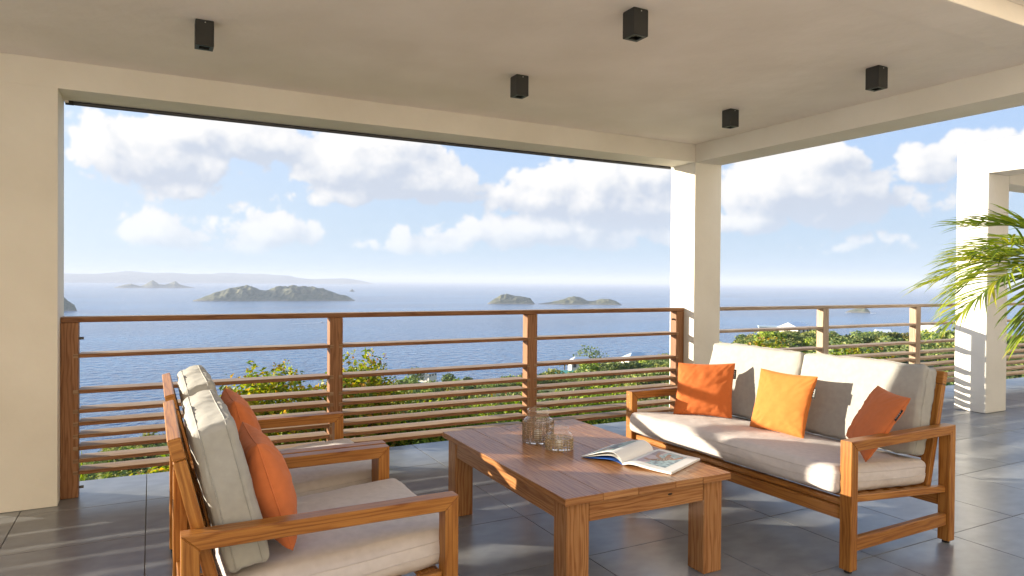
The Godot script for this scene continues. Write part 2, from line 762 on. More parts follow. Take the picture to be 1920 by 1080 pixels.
	sea.albedo_color = lin(0.035, 0.185, 0.36)
	sea.metallic_specular = 0.8
	sea.roughness = 0.2
	sea.normal_enabled = true
	sea.normal_texture = wv
	sea.normal_scale = 0.9
	sea.detail_enabled = true
	sea.detail_albedo = patch
	sea.detail_blend_mode = BaseMaterial3D.BLEND_MODE_MUL
	sea.detail_uv_layer = BaseMaterial3D.DETAIL_UV_2
	M.sea = sea
	M.foam = paint(0.85, 0.87, 0.88, 0.8)
	M.roof_white = paint(0.72, 0.74, 0.76, 0.6)
	M.roof_blue = paint(0.42, 0.52, 0.60, 0.6)
	M.roof_red = paint(0.55, 0.10, 0.08, 0.7)
	M.roof_green = paint(0.12, 0.38, 0.30, 0.7)
	M.house_wall = paint(0.70, 0.66, 0.60, 0.8)
	M.house_grey = paint(0.33, 0.37, 0.41, 0.8)
	M.window_dark = paint(0.05, 0.06, 0.08, 0.2)


func wood_tone(broad: FastNoiseLite, fine: FastNoiseLite, x: float, y: float) -> float:
	var bend := broad.get_noise_2d(x * 0.55, y * 1.6) * 42.0
	var ring := 0.5 + 0.5 * sin((y + bend) * 0.17 + broad.get_noise_2d(x * 0.3 + 500.0, y * 3.0) * 5.0)
	var streak := 0.5 + 0.5 * fine.get_noise_2d(x * 0.16, y * 7.0)
	var pore := fine.get_noise_2d(x * 0.9 + 300.0, y * 22.0)
	return clampf(0.38 * ring * ring + 0.55 * (streak - 0.28) + (0.35 * (pore - 0.25) if pore > 0.25 else 0.0) + 0.18 * broad.get_noise_2d(x * 0.25 + 900.0, y * 0.6), 0.0, 1.0)


func ramp(a: Color, b: Color) -> Gradient:
	var g := Gradient.new()
	g.set_color(0, a)
	g.set_color(1, b)
	return g


# =====================================================================  sky: clear air and fair-weather clouds
func puff(az: float, el: float, ra: float, re: float, k: float) -> void:
	var per := sky_w / 360.0
	var r0: int = clampi(int((90.0 - el - re * 1.6) * per), 0, sky_rows - 1)
	var r1: int = clampi(int((90.0 - el + re * 1.0) * per), 0, sky_rows - 1)
	var c0 := int((az - ra * 1.5) * per)
	var c1 := int((az + ra * 1.5) * per)
	for row in range(r0, r1 + 1):
		var e := 90.0 - (row + 0.5) / per
		var dy := (e - el) / re
		if dy < 0.0:
			dy *= 1.9
		for col in range(c0, c1 + 1):
			var dx := ((col + 0.5) / per - az) / ra
			var q := dx * dx + dy * dy
			if q < 2.2:
				var f := k * (1.0 - q / 2.2)
				f = f * f * 1.25
				var at: int = row * sky_w + posmod(col, sky_w)
				puffs[at] = maxf(puffs[at], f) + 0.25 * minf(puffs[at], f)
				under[at] = maxf(under[at], f * clampf(0.25 - dy * 0.6, 0.0, 1.0))


func make_sky() -> Image:
	puffs.resize(sky_w * sky_rows)
	under.resize(sky_w * sky_rows)
	# the clouds over the sea
	puff(0.2, 8.7, 5.5, 3.2, 0.95)
	puff(2.7, 10.7, 4.5, 2.1, 0.9)
	puff(7.3, 10.3, 4.4, 2.4, 0.95)
	puff(-1.9, 10.0, 2.4, 1.7, 0.8)
	puff(1.6, 6.5, 2.6, 1.6, 0.75)
	puff(15.9, 8.9, 6.5, 3.2, 1.1)
	puff(20.2, 7.7, 5.3, 2.6, 1.1)
	puff(13.8, 6.7, 3.8, 1.7, 0.8)
	puff(18.0, 10.7, 3.9, 1.7, 0.9)
	puff(26.5, 6.8, 3.1, 1.1, 0.8)
	puff(30.0, 7.0, 6.2, 2.8, 1.0)
	puff(36.2, 6.5, 6.0, 3.7, 1.1)
	puff(38.0, 8.3, 3.8, 2.1, 1.0)
	puff(33.2, 3.9, 9.5, 2.4, 0.95)
	puff(25.1, 3.9, 7.1, 1.8, 0.7)
	puff(49.9, 7.1, 5.5, 3.6, 1.2)
	puff(52.9, 6.1, 3.9, 3.2, 1.2)
	puff(46.8, 4.7, 3.5, 1.9, 1.0)
	puff(52.1, 9.2, 2.9, 1.8, 1.0)
	puff(58.8, 8.1, 2.4, 2.2, 0.9)
	puff(57.5, 6.3, 2.3, 1.9, 0.8)
	puff(62.8, 9.6, 3.2, 1.8, 1.0)
	puff(61.7, 5.7, 2.7, 2.2, 0.7)
	puff(0.9, 3.3, 4.4, 1.8, 0.8)
	puff(9.7, 3.3, 4.5, 1.7, 0.75)
	puff(5.0, 2.4, 3.5, 1.2, 0.6)
	puff(19.0, 2.9, 8.0, 1.5, 0.65)
	puff(48.8, 2.5, 4.5, 1.2, 0.5)
	puff(56.5, 2.8, 4.9, 1.2, 0.5)
	# the same kind of clouds all the way round
	var g := RandomNumberGenerator.new()
	g.seed = 77
	for i in 120:
		var az := g.randf_range(70.0, 347.0)
		var el: float = 2.5 + 26.0 * pow(g.randf(), 1.6)
		var s: float = (0.6 + el / 14.0) * g.randf_range(0.7, 1.3)
		puff(az, el, 4.2 * s, 1.9 * s, g.randf_range(0.7, 1.15))
	var f := noise(0.0115, 7, 5)
	f.fractal_gain = 0.6
	var nz := f.get_image(sky_w, sky_rows, false, false, true).get_data()
	var fb := noise(0.020, 6, 25)
	fb.fractal_type = FastNoiseLite.FRACTAL_RIDGED
	fb.fractal_gain = 0.55
	var nzb := fb.get_image(sky_w, sky_rows, false, false, true).get_data()
	var f2 := noise(0.003, 4, 15)
	var nz2 := f2.get_image(sky_w, sky_rows, false, false, true).get_data()
	var img := Image.create(sky_w, sky_w / 2, false, Image.FORMAT_RGBF)
	img.fill(Color(0.30, 0.37, 0.44))
	var per := sky_w / 360.0
	var dens := PackedFloat32Array()
	dens.resize(sky_w * sky_rows)
	var low_row := int((90.0 - 46.0) * per)
	var half := sky_w / 2
	for row in range(low_row, sky_rows):
		var base := row * sky_w
		var el := 90.0 - (row + 0.5) / per
		for col in sky_w:
			var p := puffs[base + col]
			var nc := base + (col + half) % sky_w
			var n := nz[nc] / 255.0
			var bil := 1.0 - nzb[nc] / 255.0
			dens[base + col] = p * 1.12 + (n - 0.64) * 1.25 + (bil - 0.55) * 0.75 + (nz2[nc] / 255.0 - 0.62) * 0.4
	var bytes := PackedFloat32Array()
	bytes.resize(sky_w * sky_rows * 3)
	var sun_az := -50.6
	var sun_el := 12.2
	for row in sky_rows:
		var el := 90.0 - (row + 0.5) / per
		var k: float = clampf(el / 90.0, 0.0, 1.0)
		var air := Color(0.44, 0.565, 0.69).lerp(Color(0.34, 0.50, 0.78), smoothstep(0.0, 0.20, k)).lerp(Color(0.16, 0.33, 0.68), smoothstep(0.16, 0.9, k))
		var base := row * sky_w
		var fade: float = smoothstep(0.4, 3.2, el)
		var up: int = maxi(row - 12, 0) * sky_w
		for col in sky_w:
			var az := (col + 0.5) / per
			var da := fposmod(az - sun_az + 180.0, 360.0) - 180.0
			var d2 := da * da * cos(deg_to_rad(el)) + (el - sun_el) * (el - sun_el)
			var glow := exp(-d2 / 2600.0) * 0.42 + exp(-d2 / 300.0) * 0.5
			var r := air.r + glow * 0.72
			var gg := air.g + glow * 0.60
			var b := air.b + glow * 0.36
			if row > low_row + 12:
				var d := dens[base + col]
				if d > 0.0:
					var a: float = smoothstep(0.0, 0.24, d) * fade
					var toward := dens[up + posmod(col - 15, sky_w)]
					var lit: float = clampf(0.62 + (d - maxf(toward, -0.3)) * 0.85 - under[base + col] * 0.75, 0.0, 1.0)
					var cr := lerpf(0.48, 0.79, lit) + glow * 0.2
					var cg := lerpf(0.535, 0.785, lit) + glow * 0.16
					var cb := lerpf(0.63, 0.78, lit) + glow * 0.10
					# far clouds pale into the air
					var far: float = 0.45 * (1.0 - smoothstep(1.0, 7.0, el))
					cr = lerpf(cr, r * 1.12, far)
					cg = lerpf(cg, gg * 1.08, far)
					cb = lerpf(cb, b * 1.04, far)
					r = lerpf(r, cr, a)
					gg = lerpf(gg, cg, a)
					b = lerpf(b, cb, a)
			var o := (base + col) * 3
			bytes[o] = r * SKY_LIGHT
			bytes[o + 1] = gg * SKY_LIGHT
			bytes[o + 2] = b * SKY_LIGHT
	var top := Image.create_from_data(sky_w, sky_rows, false, Image.FORMAT_RGBF, bytes.to_byte_array())
	img.blit_rect(top, Rect2i(0, 0, sky_w, sky_rows), Vector2i.ZERO)
	return img


# =====================================================================  sea, islands, hillside
const SEA := -130.0


func build_sea_and_land() -> void:
	var st := SurfaceTool.new()
	st.begin(Mesh.PRIMITIVE_TRIANGLES)
	var n := 24
	var size := 140000.0
	for i in n:
		for j in n:
			for q in [[0, 0], [1, 0], [1, 1], [0, 0], [1, 1], [0, 1]]:
				var p := Vector3(-size / 2 + size * (i + q[0]) / n, 0, -size / 2 + size * (j + q[1]) / n)
				st.set_uv(Vector2(p.x, p.z) / 330.0)
				st.set_uv2(Vector2(p.x / 7000.0 + p.z / 9000.0, p.z / 2600.0))
				st.set_normal(Vector3.UP)
				st.add_vertex(p)
	st.generate_tangents()
	structure(put("sea", st.commit(), M.sea, null, Transform3D(Basis(), Vector3(0, SEA, 0))), "wide pale blue sea reaching to the horizon")
	# islands: az, height pairs in degrees seen from the terrace, on base lines at their own distances
	island("island", "large two humped green island in front of the far mountains", 4330.0, [2.8, 3.3, 4.2, 5.2, 6.2, 7.0, 7.6, 8.2, 9.0, 10.0, 11.0, 11.6, 12.4, 13.2, 14.2, 14.9], [0.0, 12, 42, 68, 86, 84, 60, 62, 82, 92, 84, 86, 74, 46, 30, 0], 620.0, 3)
	island("island", "hazy island with three pointed peaks left of the large island", 10400.0, [-2.4, -1.8, -1.3, -0.7, -0.4, 0.1, 0.5, 0.9, 1.3, 1.6, 1.9, 2.4, 2.95], [0, 40, 55, 22, 40, 105, 50, 40, 70, 92, 45, 22, 0], 900.0, 4)
	island("island", "small dark island above the handrail with a pale left slope", 3870.0, [25.8, 26.3, 26.9, 27.4, 27.9, 28.5, 29.0, 29.4, 29.8], [0, 22, 46, 53, 46, 44, 36, 32, 0], 300.0, 5)
	island("island", "low twin island with cliffs right of the small dark island", 3900.0, [30.1, 30.9, 31.8, 32.4, 33.0, 33.6, 34.2, 34.7, 35.3, 36.0, 36.5, 37.0], [0, 8, 20, 36, 45, 38, 18, 20, 30, 32, 22, 0], 260.0, 6)
	island("headland", "grey headland cut by the left column", 3180.0, [-9.0, -8.0, -7.0, -6.2, -5.5, -5.0, -4.8, -4.65], [80, 110, 90, 74, 52, 28, 20, 0], 300.0, 7)
	island("islet", "tiny rock islet off the right end of the large island", 7900.0, [14.45, 14.55, 14.66, 14.8, 14.95], [0, 16, 30, 12, 0], 60.0, 8)
	var rock := island("rock_islet", "flat rocky islet with surf seen through the right railing", 3466.0, [53.9, 54.2, 54.5, 54.9, 55.2, 55.45, 55.6], [0, 10, 16, 20, 24, 14, 0], 90.0, 9)
	for e in [[55.75, 3440.0, 26.0], [54.1, 3420.0, 30.0]]:
		var fm := cushion(Vector3(e[2], 0.8, 9.0), 0.3, 0.2, 2.0, 1.5, e[0])
		var pp := at_polar(e[0], 0, e[1])
		put("surf", fm, M.foam, rock, Transform3D(Basis(), Vector3(pp.x, SEA + 0.3, pp.z) - rock.position))
	island("mountain_range", "faint blue mountain range on the left horizon", 22000.0, [-12.0, -9.0, -6.0, -5.0, -4.0, -3.0, -1.6, 0.0, 1.0, 2.5, 4.0, 5.2, 6.5, 8.0, 9.5, 10.5, 11.5, 13.0, 14.2, 15.4, 16.6], [212, 246, 219, 233, 242, 256, 311, 281, 300, 281, 295, 325, 295, 286, 262, 187, 143, 163, 176, 110, 0], 2600.0, 10)
	# the hillside below the terrace
	var vs := []
	var radii := [6.5, 9.0, 12.0, 16.0, 21.0, 28.0, 37.0, 48.0, 62.0, 80.0, 102.0, 128.0, 158.0, 190.0, 222.0, 254.0, 286.0, 316.0, 346.0, 376.0, 406.0, 440.0, 490.0, 560.0, 660.0, 800.0]
	for ia in 116:
		var az := -60.0 + ia * 1.5
		var row := []
		for r: float in radii:
			var a := deg_to_rad(az)
			row.append(Vector3(r * sin(a), ground(az, r), -r * cos(a)))
		vs.append(row)
	var st2 := SurfaceTool.new()
	st2.begin(Mesh.PRIMITIVE_TRIANGLES)
	st2.set_smooth_group(0)
	sheet(st2, vs, true)
	st2.generate_normals()
	structure(put("hillside", st2.commit(), M.land), "steep green hillside falling from the terrace to the sea")


func along(xs: Array, ys: Array, x: float) -> float:
	if x <= xs[0]:
		return ys[0]
	for i in xs.size() - 1:
		if x <= xs[i + 1]:
			return lerpf(ys[i], ys[i + 1], (x - xs[i]) / (xs[i + 1] - xs[i]))
	return ys[-1]


func brow(az: float) -> float:
	return along([-60.0, -6.0, -4.2, -2.2, 1.5, 5.4, 8.9, 13.9, 16.0, 19.0, 23.0, 26.6, 29.7, 32.4, 34.6, 38.1, 41.1, 44.9, 46.3, 47.9, 49.6, 51.9, 54.5, 57.6, 60.9, 64.8, 120.0], [-14.0, -13.2, -12.3, -11.5, -11.5, -10.9, -10.1, -9.1, -8.6, -7.9, -8.3, -8.3, -7.9, -7.4, -6.7, -6.2, -5.7, -5.2, -4.75, -4.2, -3.95, -4.0, -4.2, -4.0, -3.9, -4.0, -4.0], az)


func brow_far(az: float) -> float:
	return along([-60.0, 0.0, 20.0, 38.0, 46.0, 50.0, 58.0, 120.0], [300.0, 320.0, 360.0, 320.0, 300.0, 270.0, 410.0, 420.0], az)


func ground(az: float, r: float) -> float:
	var rr := brow_far(az)
	var q: float = minf(r, rr)
	var e := brow(az) - lerpf(1.1, 0.45, smoothstep(44.0, 49.0, az))
	var a := e + (-37.0 - e) * exp(-(q - 6.5) / 34.0)
	var y := EYE + q * tan(deg_to_rad(a))
	if r > rr:
		y -= (r - rr) * 0.42
	var az2 := deg_to_rad(az)
	y += wob.get_noise_2d(r * sin(az2) * 0.02, r * cos(az2) * 0.02) * 3.4 * clampf((q - 8.0) / 90.0, 0.0, 1.0)
	return maxf(y, SEA - 4.0)


# a ridge of given heights (metres above the sea) along bearings, deep metres from front to back
func island(called: String, label: String, dist: float, az: Array, tall: Array, deep: float, sd: int) -> MeshInstance3D:
	var nz := noise(1.0, 6, sd)
	nz.fractal_gain = 0.6
	var a0: float = az[0]
	var a1: float = az[-1]
	var mid := deg_to_rad((a0 + a1) / 2.0)
	var at := Vector3(dist * sin(mid), SEA, -dist * cos(mid))
	var nu := 130
	var nv := 34
	var pts := []
	var st := SurfaceTool.new()
	st.begin(Mesh.PRIMITIVE_TRIANGLES)
	st.set_smooth_group(0)
	for i in nu + 1:
		var a := lerpf(a0, a1, float(i) / nu)
		var hgt := along(az, tall, a)
		var row := []
		for j in nv + 1:
			var t := -1.0 + 2.0 * j / nv
			var span := deep * 0.5 * (0.35 + 0.65 * sqrt(maxf(0.0, 1.0 - pow(absf(2.0 * i / nu - 1.0), 2.2))))
			var rr := dist + span * (1.0 + t) * 1.0
			var s := deg_to_rad(a)
			var rough := nz.get_noise_2d(a * 900.0 / dist * 4.0 + 40.0, t * 2.2)
			var f: float = clampf(1.0 - pow(absf(t), 1.5 + 0.7 * rough), 0.0, 1.0)
			var y := hgt * clampf(f * (1.0 + 0.45 * rough * (1.0 - f * 0.55)), 0.0, 1.15)
			row.append(Vector3(rr * sin(s), SEA + y - (2.0 if absf(t) > 0.99 else 0.0), -rr * cos(s)) - at)
		pts.append(row)
	for i in nu:
		for j in nv:
			for q in [[i, j], [i + 1, j + 1], [i + 1, j], [i, j], [i, j + 1], [i + 1, j + 1]]:
				var p: Vector3 = pts[q[0]][q[1]]
				var slope := 0.0
				if q[0] > 0 and q[0] < nu:
					slope = (pts[q[0] + 1][q[1]].y - pts[q[0] - 1][q[1]].y) / maxf(1.0, pts[q[0] + 1][q[1]].distance_to(pts[q[0] - 1][q[1]]))
				var n := nz.get_noise_3d(p.x / dist * 160.0, p.y * 0.02, p.z / dist * 160.0)
				var c := Color(0.055, 0.075, 0.038).lerp(Color(0.15, 0.145, 0.075), clampf(0.5 + n * 1.1 + slope * 0.6, 0.0, 1.0))
				if p.y < dist * 0.0016:
					c = c.lerp(Color(0.20, 0.175, 0.14), 0.7)
				st.set_color(c)
				st.add_vertex(p)
	st.generate_normals()
	var o := put(called, st.commit(), M.island, null, Transform3D(Basis(), at))
	structure(o, label)
	return o


# =====================================================================  the house
func build_house() -> void:
	var c1 := box("corner_column", Vector3(4.111, 0.002, -4.745), Vector3(4.411, 2.2778, -4.441), M.plaster, null, 0.0008)
	tag(c1, "white corner column behind the sofa, sunlit on its left face", "column")
	var c2 := box("left_column", Vector3(-0.753, 0.002, -4.745), Vector3(-0.451, 2.2778, -4.441), M.plaster, null, 0.0008)
	tag(c2, "broad cream column at the left edge beside the railing", "column")
	structure(box("front_beam", Vector3(-5.6, 2.278, -4.745), Vector3(4.1108, 2.70, -4.441), M.plaster, null, 0.0008), "long cream beam above the sea view")
	structure(box("right_beam", Vector3(4.111, 2.278, -4.745), Vector3(4.411, 2.70, -1.55), M.plaster, null, 0.0008), "cream beam running toward the viewer above the sofa")
	structure(box("ceiling", Vector3(-5.6, 2.43, -4.44), Vector3(4.109, 2.62, -1.882), M.ceiling_paint, null, 0.001), "smooth beige terrace ceiling with five downlights")
	structure(box("ceiling_beam", Vector3(-5.6, 2.424, -1.88), Vector3(4.109, 2.69, -1.665), M.ceiling_paint, null, 0.003), "flush cream beam across the ceiling at upper right")
	structure(box("inner_ceiling", Vector3(-5.6, 2.51, -1.663), Vector3(4.109, 2.69, -1.55), M.ceiling_paint, null, 0.001), "pale eave soffit nearest the viewer at the upper right corner")
	structure(box("roof", Vector3(-5.7, 2.702, -4.80), Vector3(4.45, 2.82, -1.52), M.white_render, null, 0.004), "flat white roof over the terrace")
	structure(box("bounce_wall", Vector3(-9.0, 0.002, 3.4), Vector3(11.6, 7.0, 3.7), M.cream_bounce, null, 0.004), "unseen tall cream facade behind the viewer, added to bounce warm light")  # unseen facade, added and sized to bounce warm sunlight into the terrace
	# roller blind under the front beam
	var o := thing("roller_blind", "dark rolled blind bar under the long front beam", "blind", Vector3(1.82, 2.2655, -4.722))
	put("rolled_fabric", tube_mesh([Vector3(-2.225, 0, 0), Vector3(2.258, 0, 0)], 0.0115, 12), M.blind_grey, o)
	put("end_cap", tube_mesh([Vector3(-2.262, 0, 0), Vector3(-2.222, 0, 0)], 0.013, 12), M.rubber, o)
	put("bracket", board(Vector3(0.02, 0.03, 0.03), 0.002), M.house_wall, o, Transform3D(Basis(), Vector3(-2.256, 0.012, 0)))
	# downlights
	var spots := [[Vector3(0.213, 2.43, -3.455), "black box downlight alone on the left part of the ceiling"], [Vector3(1.861, 2.43, -2.391), "black box downlight nearest the viewer, above the coffee table"], [Vector3(1.874, 2.43, -3.474), "small black box downlight in the middle, close to the front beam"], [Vector3(3.496, 2.43, -2.378), "black box downlight above the sofa by the right beam"], [Vector3(3.496, 2.43, -3.441), "smallest black box downlight near the corner column"]]
	for s in spots:
		downlight(s[0], s[1])


func downlight(at: Vector3, label: String) -> void:
	var o := thing("downlight", label, "downlight", at, 0.0, "black ceiling downlights")
	var w := 0.039
	for s in [-1.0, 1.0]:
		put("side_plate", board(Vector3(0.004, 0.112, 0.078), 0.0008), M.lamp_black, o, Transform3D(Basis(), Vector3(s * (w - 0.002), -0.061, 0)))
		put("side_plate", board(Vector3(0.070, 0.112, 0.004), 0.0008), M.lamp_black, o, Transform3D(Basis(), Vector3(0, -0.061, s * (w - 0.002))))
		put("rim", board(Vector3(0.014, 0.003, 0.072), 0.0008), M.lamp_rim, o, Transform3D(Basis(), Vector3(s * 0.029, -0.1165, 0)))
		put("rim", board(Vector3(0.044, 0.003, 0.014), 0.0008), M.lamp_rim, o, Transform3D(Basis(), Vector3(0, -0.1165, s * 0.029)))
	put("top_plate", board(Vector3(0.076, 0.005, 0.076), 0.001), M.lamp_black, o, Transform3D(Basis(), Vector3(0, -0.0035, 0)))
	put("lamp", lathe([Vector2(0.0, -0.085), Vector2(0.012, -0.087), Vector2(0.022, -0.10), Vector2(0.023, -0.104), Vector2(0.0, -0.104)], 16), M.steel, o)
	put("screw", lathe([Vector2(0.0, 0.0015), Vector2(0.0025, 0.001), Vector2(0.003, 0.0)], 10), M.steel, o, Transform3D(Basis(Vector3.RIGHT, PI / 2), Vector3(0.002, -0.012, w)))


func build_floor() -> void:
	var f := box("terrace_floor", Vector3(-6.4, -0.26, -4.925), Vector3(11.6, -0.006, 3.38), M.grout, null, 0.003)
	structure(f, "terrace floor of large dark grey stoneware tiles")
	var mid := Vector3((-6.4 + 11.6) / 2, (-0.26 - 0.006) / 2, (-4.925 + 3.38) / 2)
	var s := 0.592
	var g := RandomNumberGenerator.new()
	g.seed = 4
	var nx0 := -11
	for ix in range(nx0, 20):
		for iz in range(-1, 8):
			var x0: float = maxf(-0.022 + s * ix, -6.4)
			var x1: float = minf(-0.022 + s * (ix + 1), 11.6)
			var z0: float = maxf(-4.35 + s * iz, -4.935)
			var z1: float = -4.35 + s * (iz + 1)
			if x1 - x0 < 0.05 or z1 > 0.3:
				continue
			var sz := Vector3(snappedf(x1 - x0 - 0.004, 0.0005), 0.006, snappedf(z1 - z0 - 0.004, 0.0005))
			put("tile", board(sz, 0.0015, 1), M["tile%d" % (g.randi() % 4)], f, Transform3D(Basis(), Vector3((x0 + x1) / 2, -0.003 + g.randf_range(-0.0004, 0.0004), (z0 + z1) / 2) - mid))
	structure(box("bounce_floor", Vector3(-6.4, -0.006, 0.214), Vector3(11.6, 0.0, 3.38), M.pale_bounce, null, 0.001), "unseen pale floor behind the viewer, added to bounce light onto the ceiling")  # unseen, added pale so that it throws light up at the ceiling


# =====================================================================  railings
const SLATS := [0.807, 0.603, 0.492, 0.420, 0.349, 0.281, 0.210, 0.143]


func railing(called: String, label: String, posts: Array, x0: float, x1: float, post_mat: Material, slat_mat: Material, rail_mat: Material, notch: bool) -> Node3D:
	var o := thing(called, label, "railing", Vector3((x0 + x1) / 2, 0, -4.597), 0.0, "")
	var c := (x0 + x1) / 2
	var zf := 0.039
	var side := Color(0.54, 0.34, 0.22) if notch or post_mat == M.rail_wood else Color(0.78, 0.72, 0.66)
	put("handrail", weathered_lit_tops(board(Vector3(x1 - x0, 0.032, 0.098), 0.003), side), slat_mat, o, Transform3D(Basis(), Vector3(0, 1.013, -0.010)))
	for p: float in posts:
		put("post", board(Vector3(0.087, 0.994, 0.078), 0.003) if post_mat == M.rail_wood else weathered_lit_tops(board(Vector3(0.087, 0.994, 0.078), 0.003), Color(0.86, 0.82, 0.78)), post_mat, o, Transform3D(Basis(), Vector3(p - c, 0.499, 0)))
	for i in posts.size() + 1:
		var a: float = x0 if i == 0 else posts[i - 1] + 0.0435
		var b: float = x1 if i == posts.size() else posts[i] - 0.0435
		if b - a < 0.1:
			continue
		for y: float in SLATS:
			put("slat", weathered_lit_tops(board(Vector3(b - a - 0.002, 0.0225, 0.130), 0.002), side), slat_mat, o, Transform3D(Basis(), Vector3((a + b) / 2 - c, y, -0.028)))
			if notch:
				# the tenons that show in the faces of the posts
				if i > 0:
					put("tenon", weathered_lit_tops(board(Vector3(0.026, 0.0225, 0.004), 0.001), Color(0.6, 0.5, 0.4)), slat_mat, o, Transform3D(Basis(), Vector3(a - c - 0.013, y, zf - 0.001)))
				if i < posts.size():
					put("tenon", weathered_lit_tops(board(Vector3(0.026, 0.0225, 0.004), 0.001), Color(0.6, 0.5, 0.4)), slat_mat, o, Transform3D(Basis(), Vector3(b - c + 0.013, y, zf - 0.001)))
	return o


func build_railings() -> void:
	var r := railing("railing", "brown wooden railing with horizontal slats between the two columns", [-0.407, 1.09, 2.59, 4.065], -0.449, 4.108, M.rail_wood, M.slat_wood, M.rail_wood, true)
	for e in [[-0.362, 0.905, 1.0], [-0.362, 0.055, 1.0], [4.020, 0.93, -1.0]]:
		put("bolt", tube_mesh([Vector3.ZERO, Vector3(0.022 * e[2], 0, 0)], 0.008, 8), M.dark_steel, r, Transform3D(Basis(), Vector3(e[0] - 1.8295, e[1], 0.01)))
	railing("railing", "weather-worn grey railing right of the corner column", [4.47, 5.96, 7.485, 9.0, 10.5], 4.425, 11.0, M.grey_wood, M.grey_wood, M.grey_wood, false)
	railing("railing", "brown railing bay left of the broad left column", [-0.80, -2.3, -3.8, -5.3], -5.35, -0.757, M.rail_wood, M.slat_wood, M.rail_wood, false)


# =====================================================================  white pavilion on the right
func build_neighbour() -> void:
	var o := thing("white_pavilion", "white rendered pavilion frame with slat shadows on its pillar at right", "pavilion", Vector3(7.33, 0, -3.84))
	var at := -o.position
	for e in [["pillar", Vector3(7.144, 0.002, -3.983), Vector3(7.508, 2.328, -3.688)], ["side_beam", Vector3(7.144, 2.33, -3.983), Vector3(7.508, 2.638, 2.1)], ["front_beam", Vector3(7.511, 2.25, -3.983), Vector3(11.6, 2.634, -3.688)], ["roof_slab", Vector3(7.511, 2.44, -3.685), Vector3(11.6, 2.634, 2.1)], ["rear_wall", Vector3(7.144, 0.002, 1.7), Vector3(11.6, 2.328, 2.0)], ["end_wall", Vector3(11.3, 0.002, -3.68), Vector3(11.6, 2.248, 1.69)]]:
		box(e[0], at + e[1], at + e[2], M.white_render, o, 0.005)


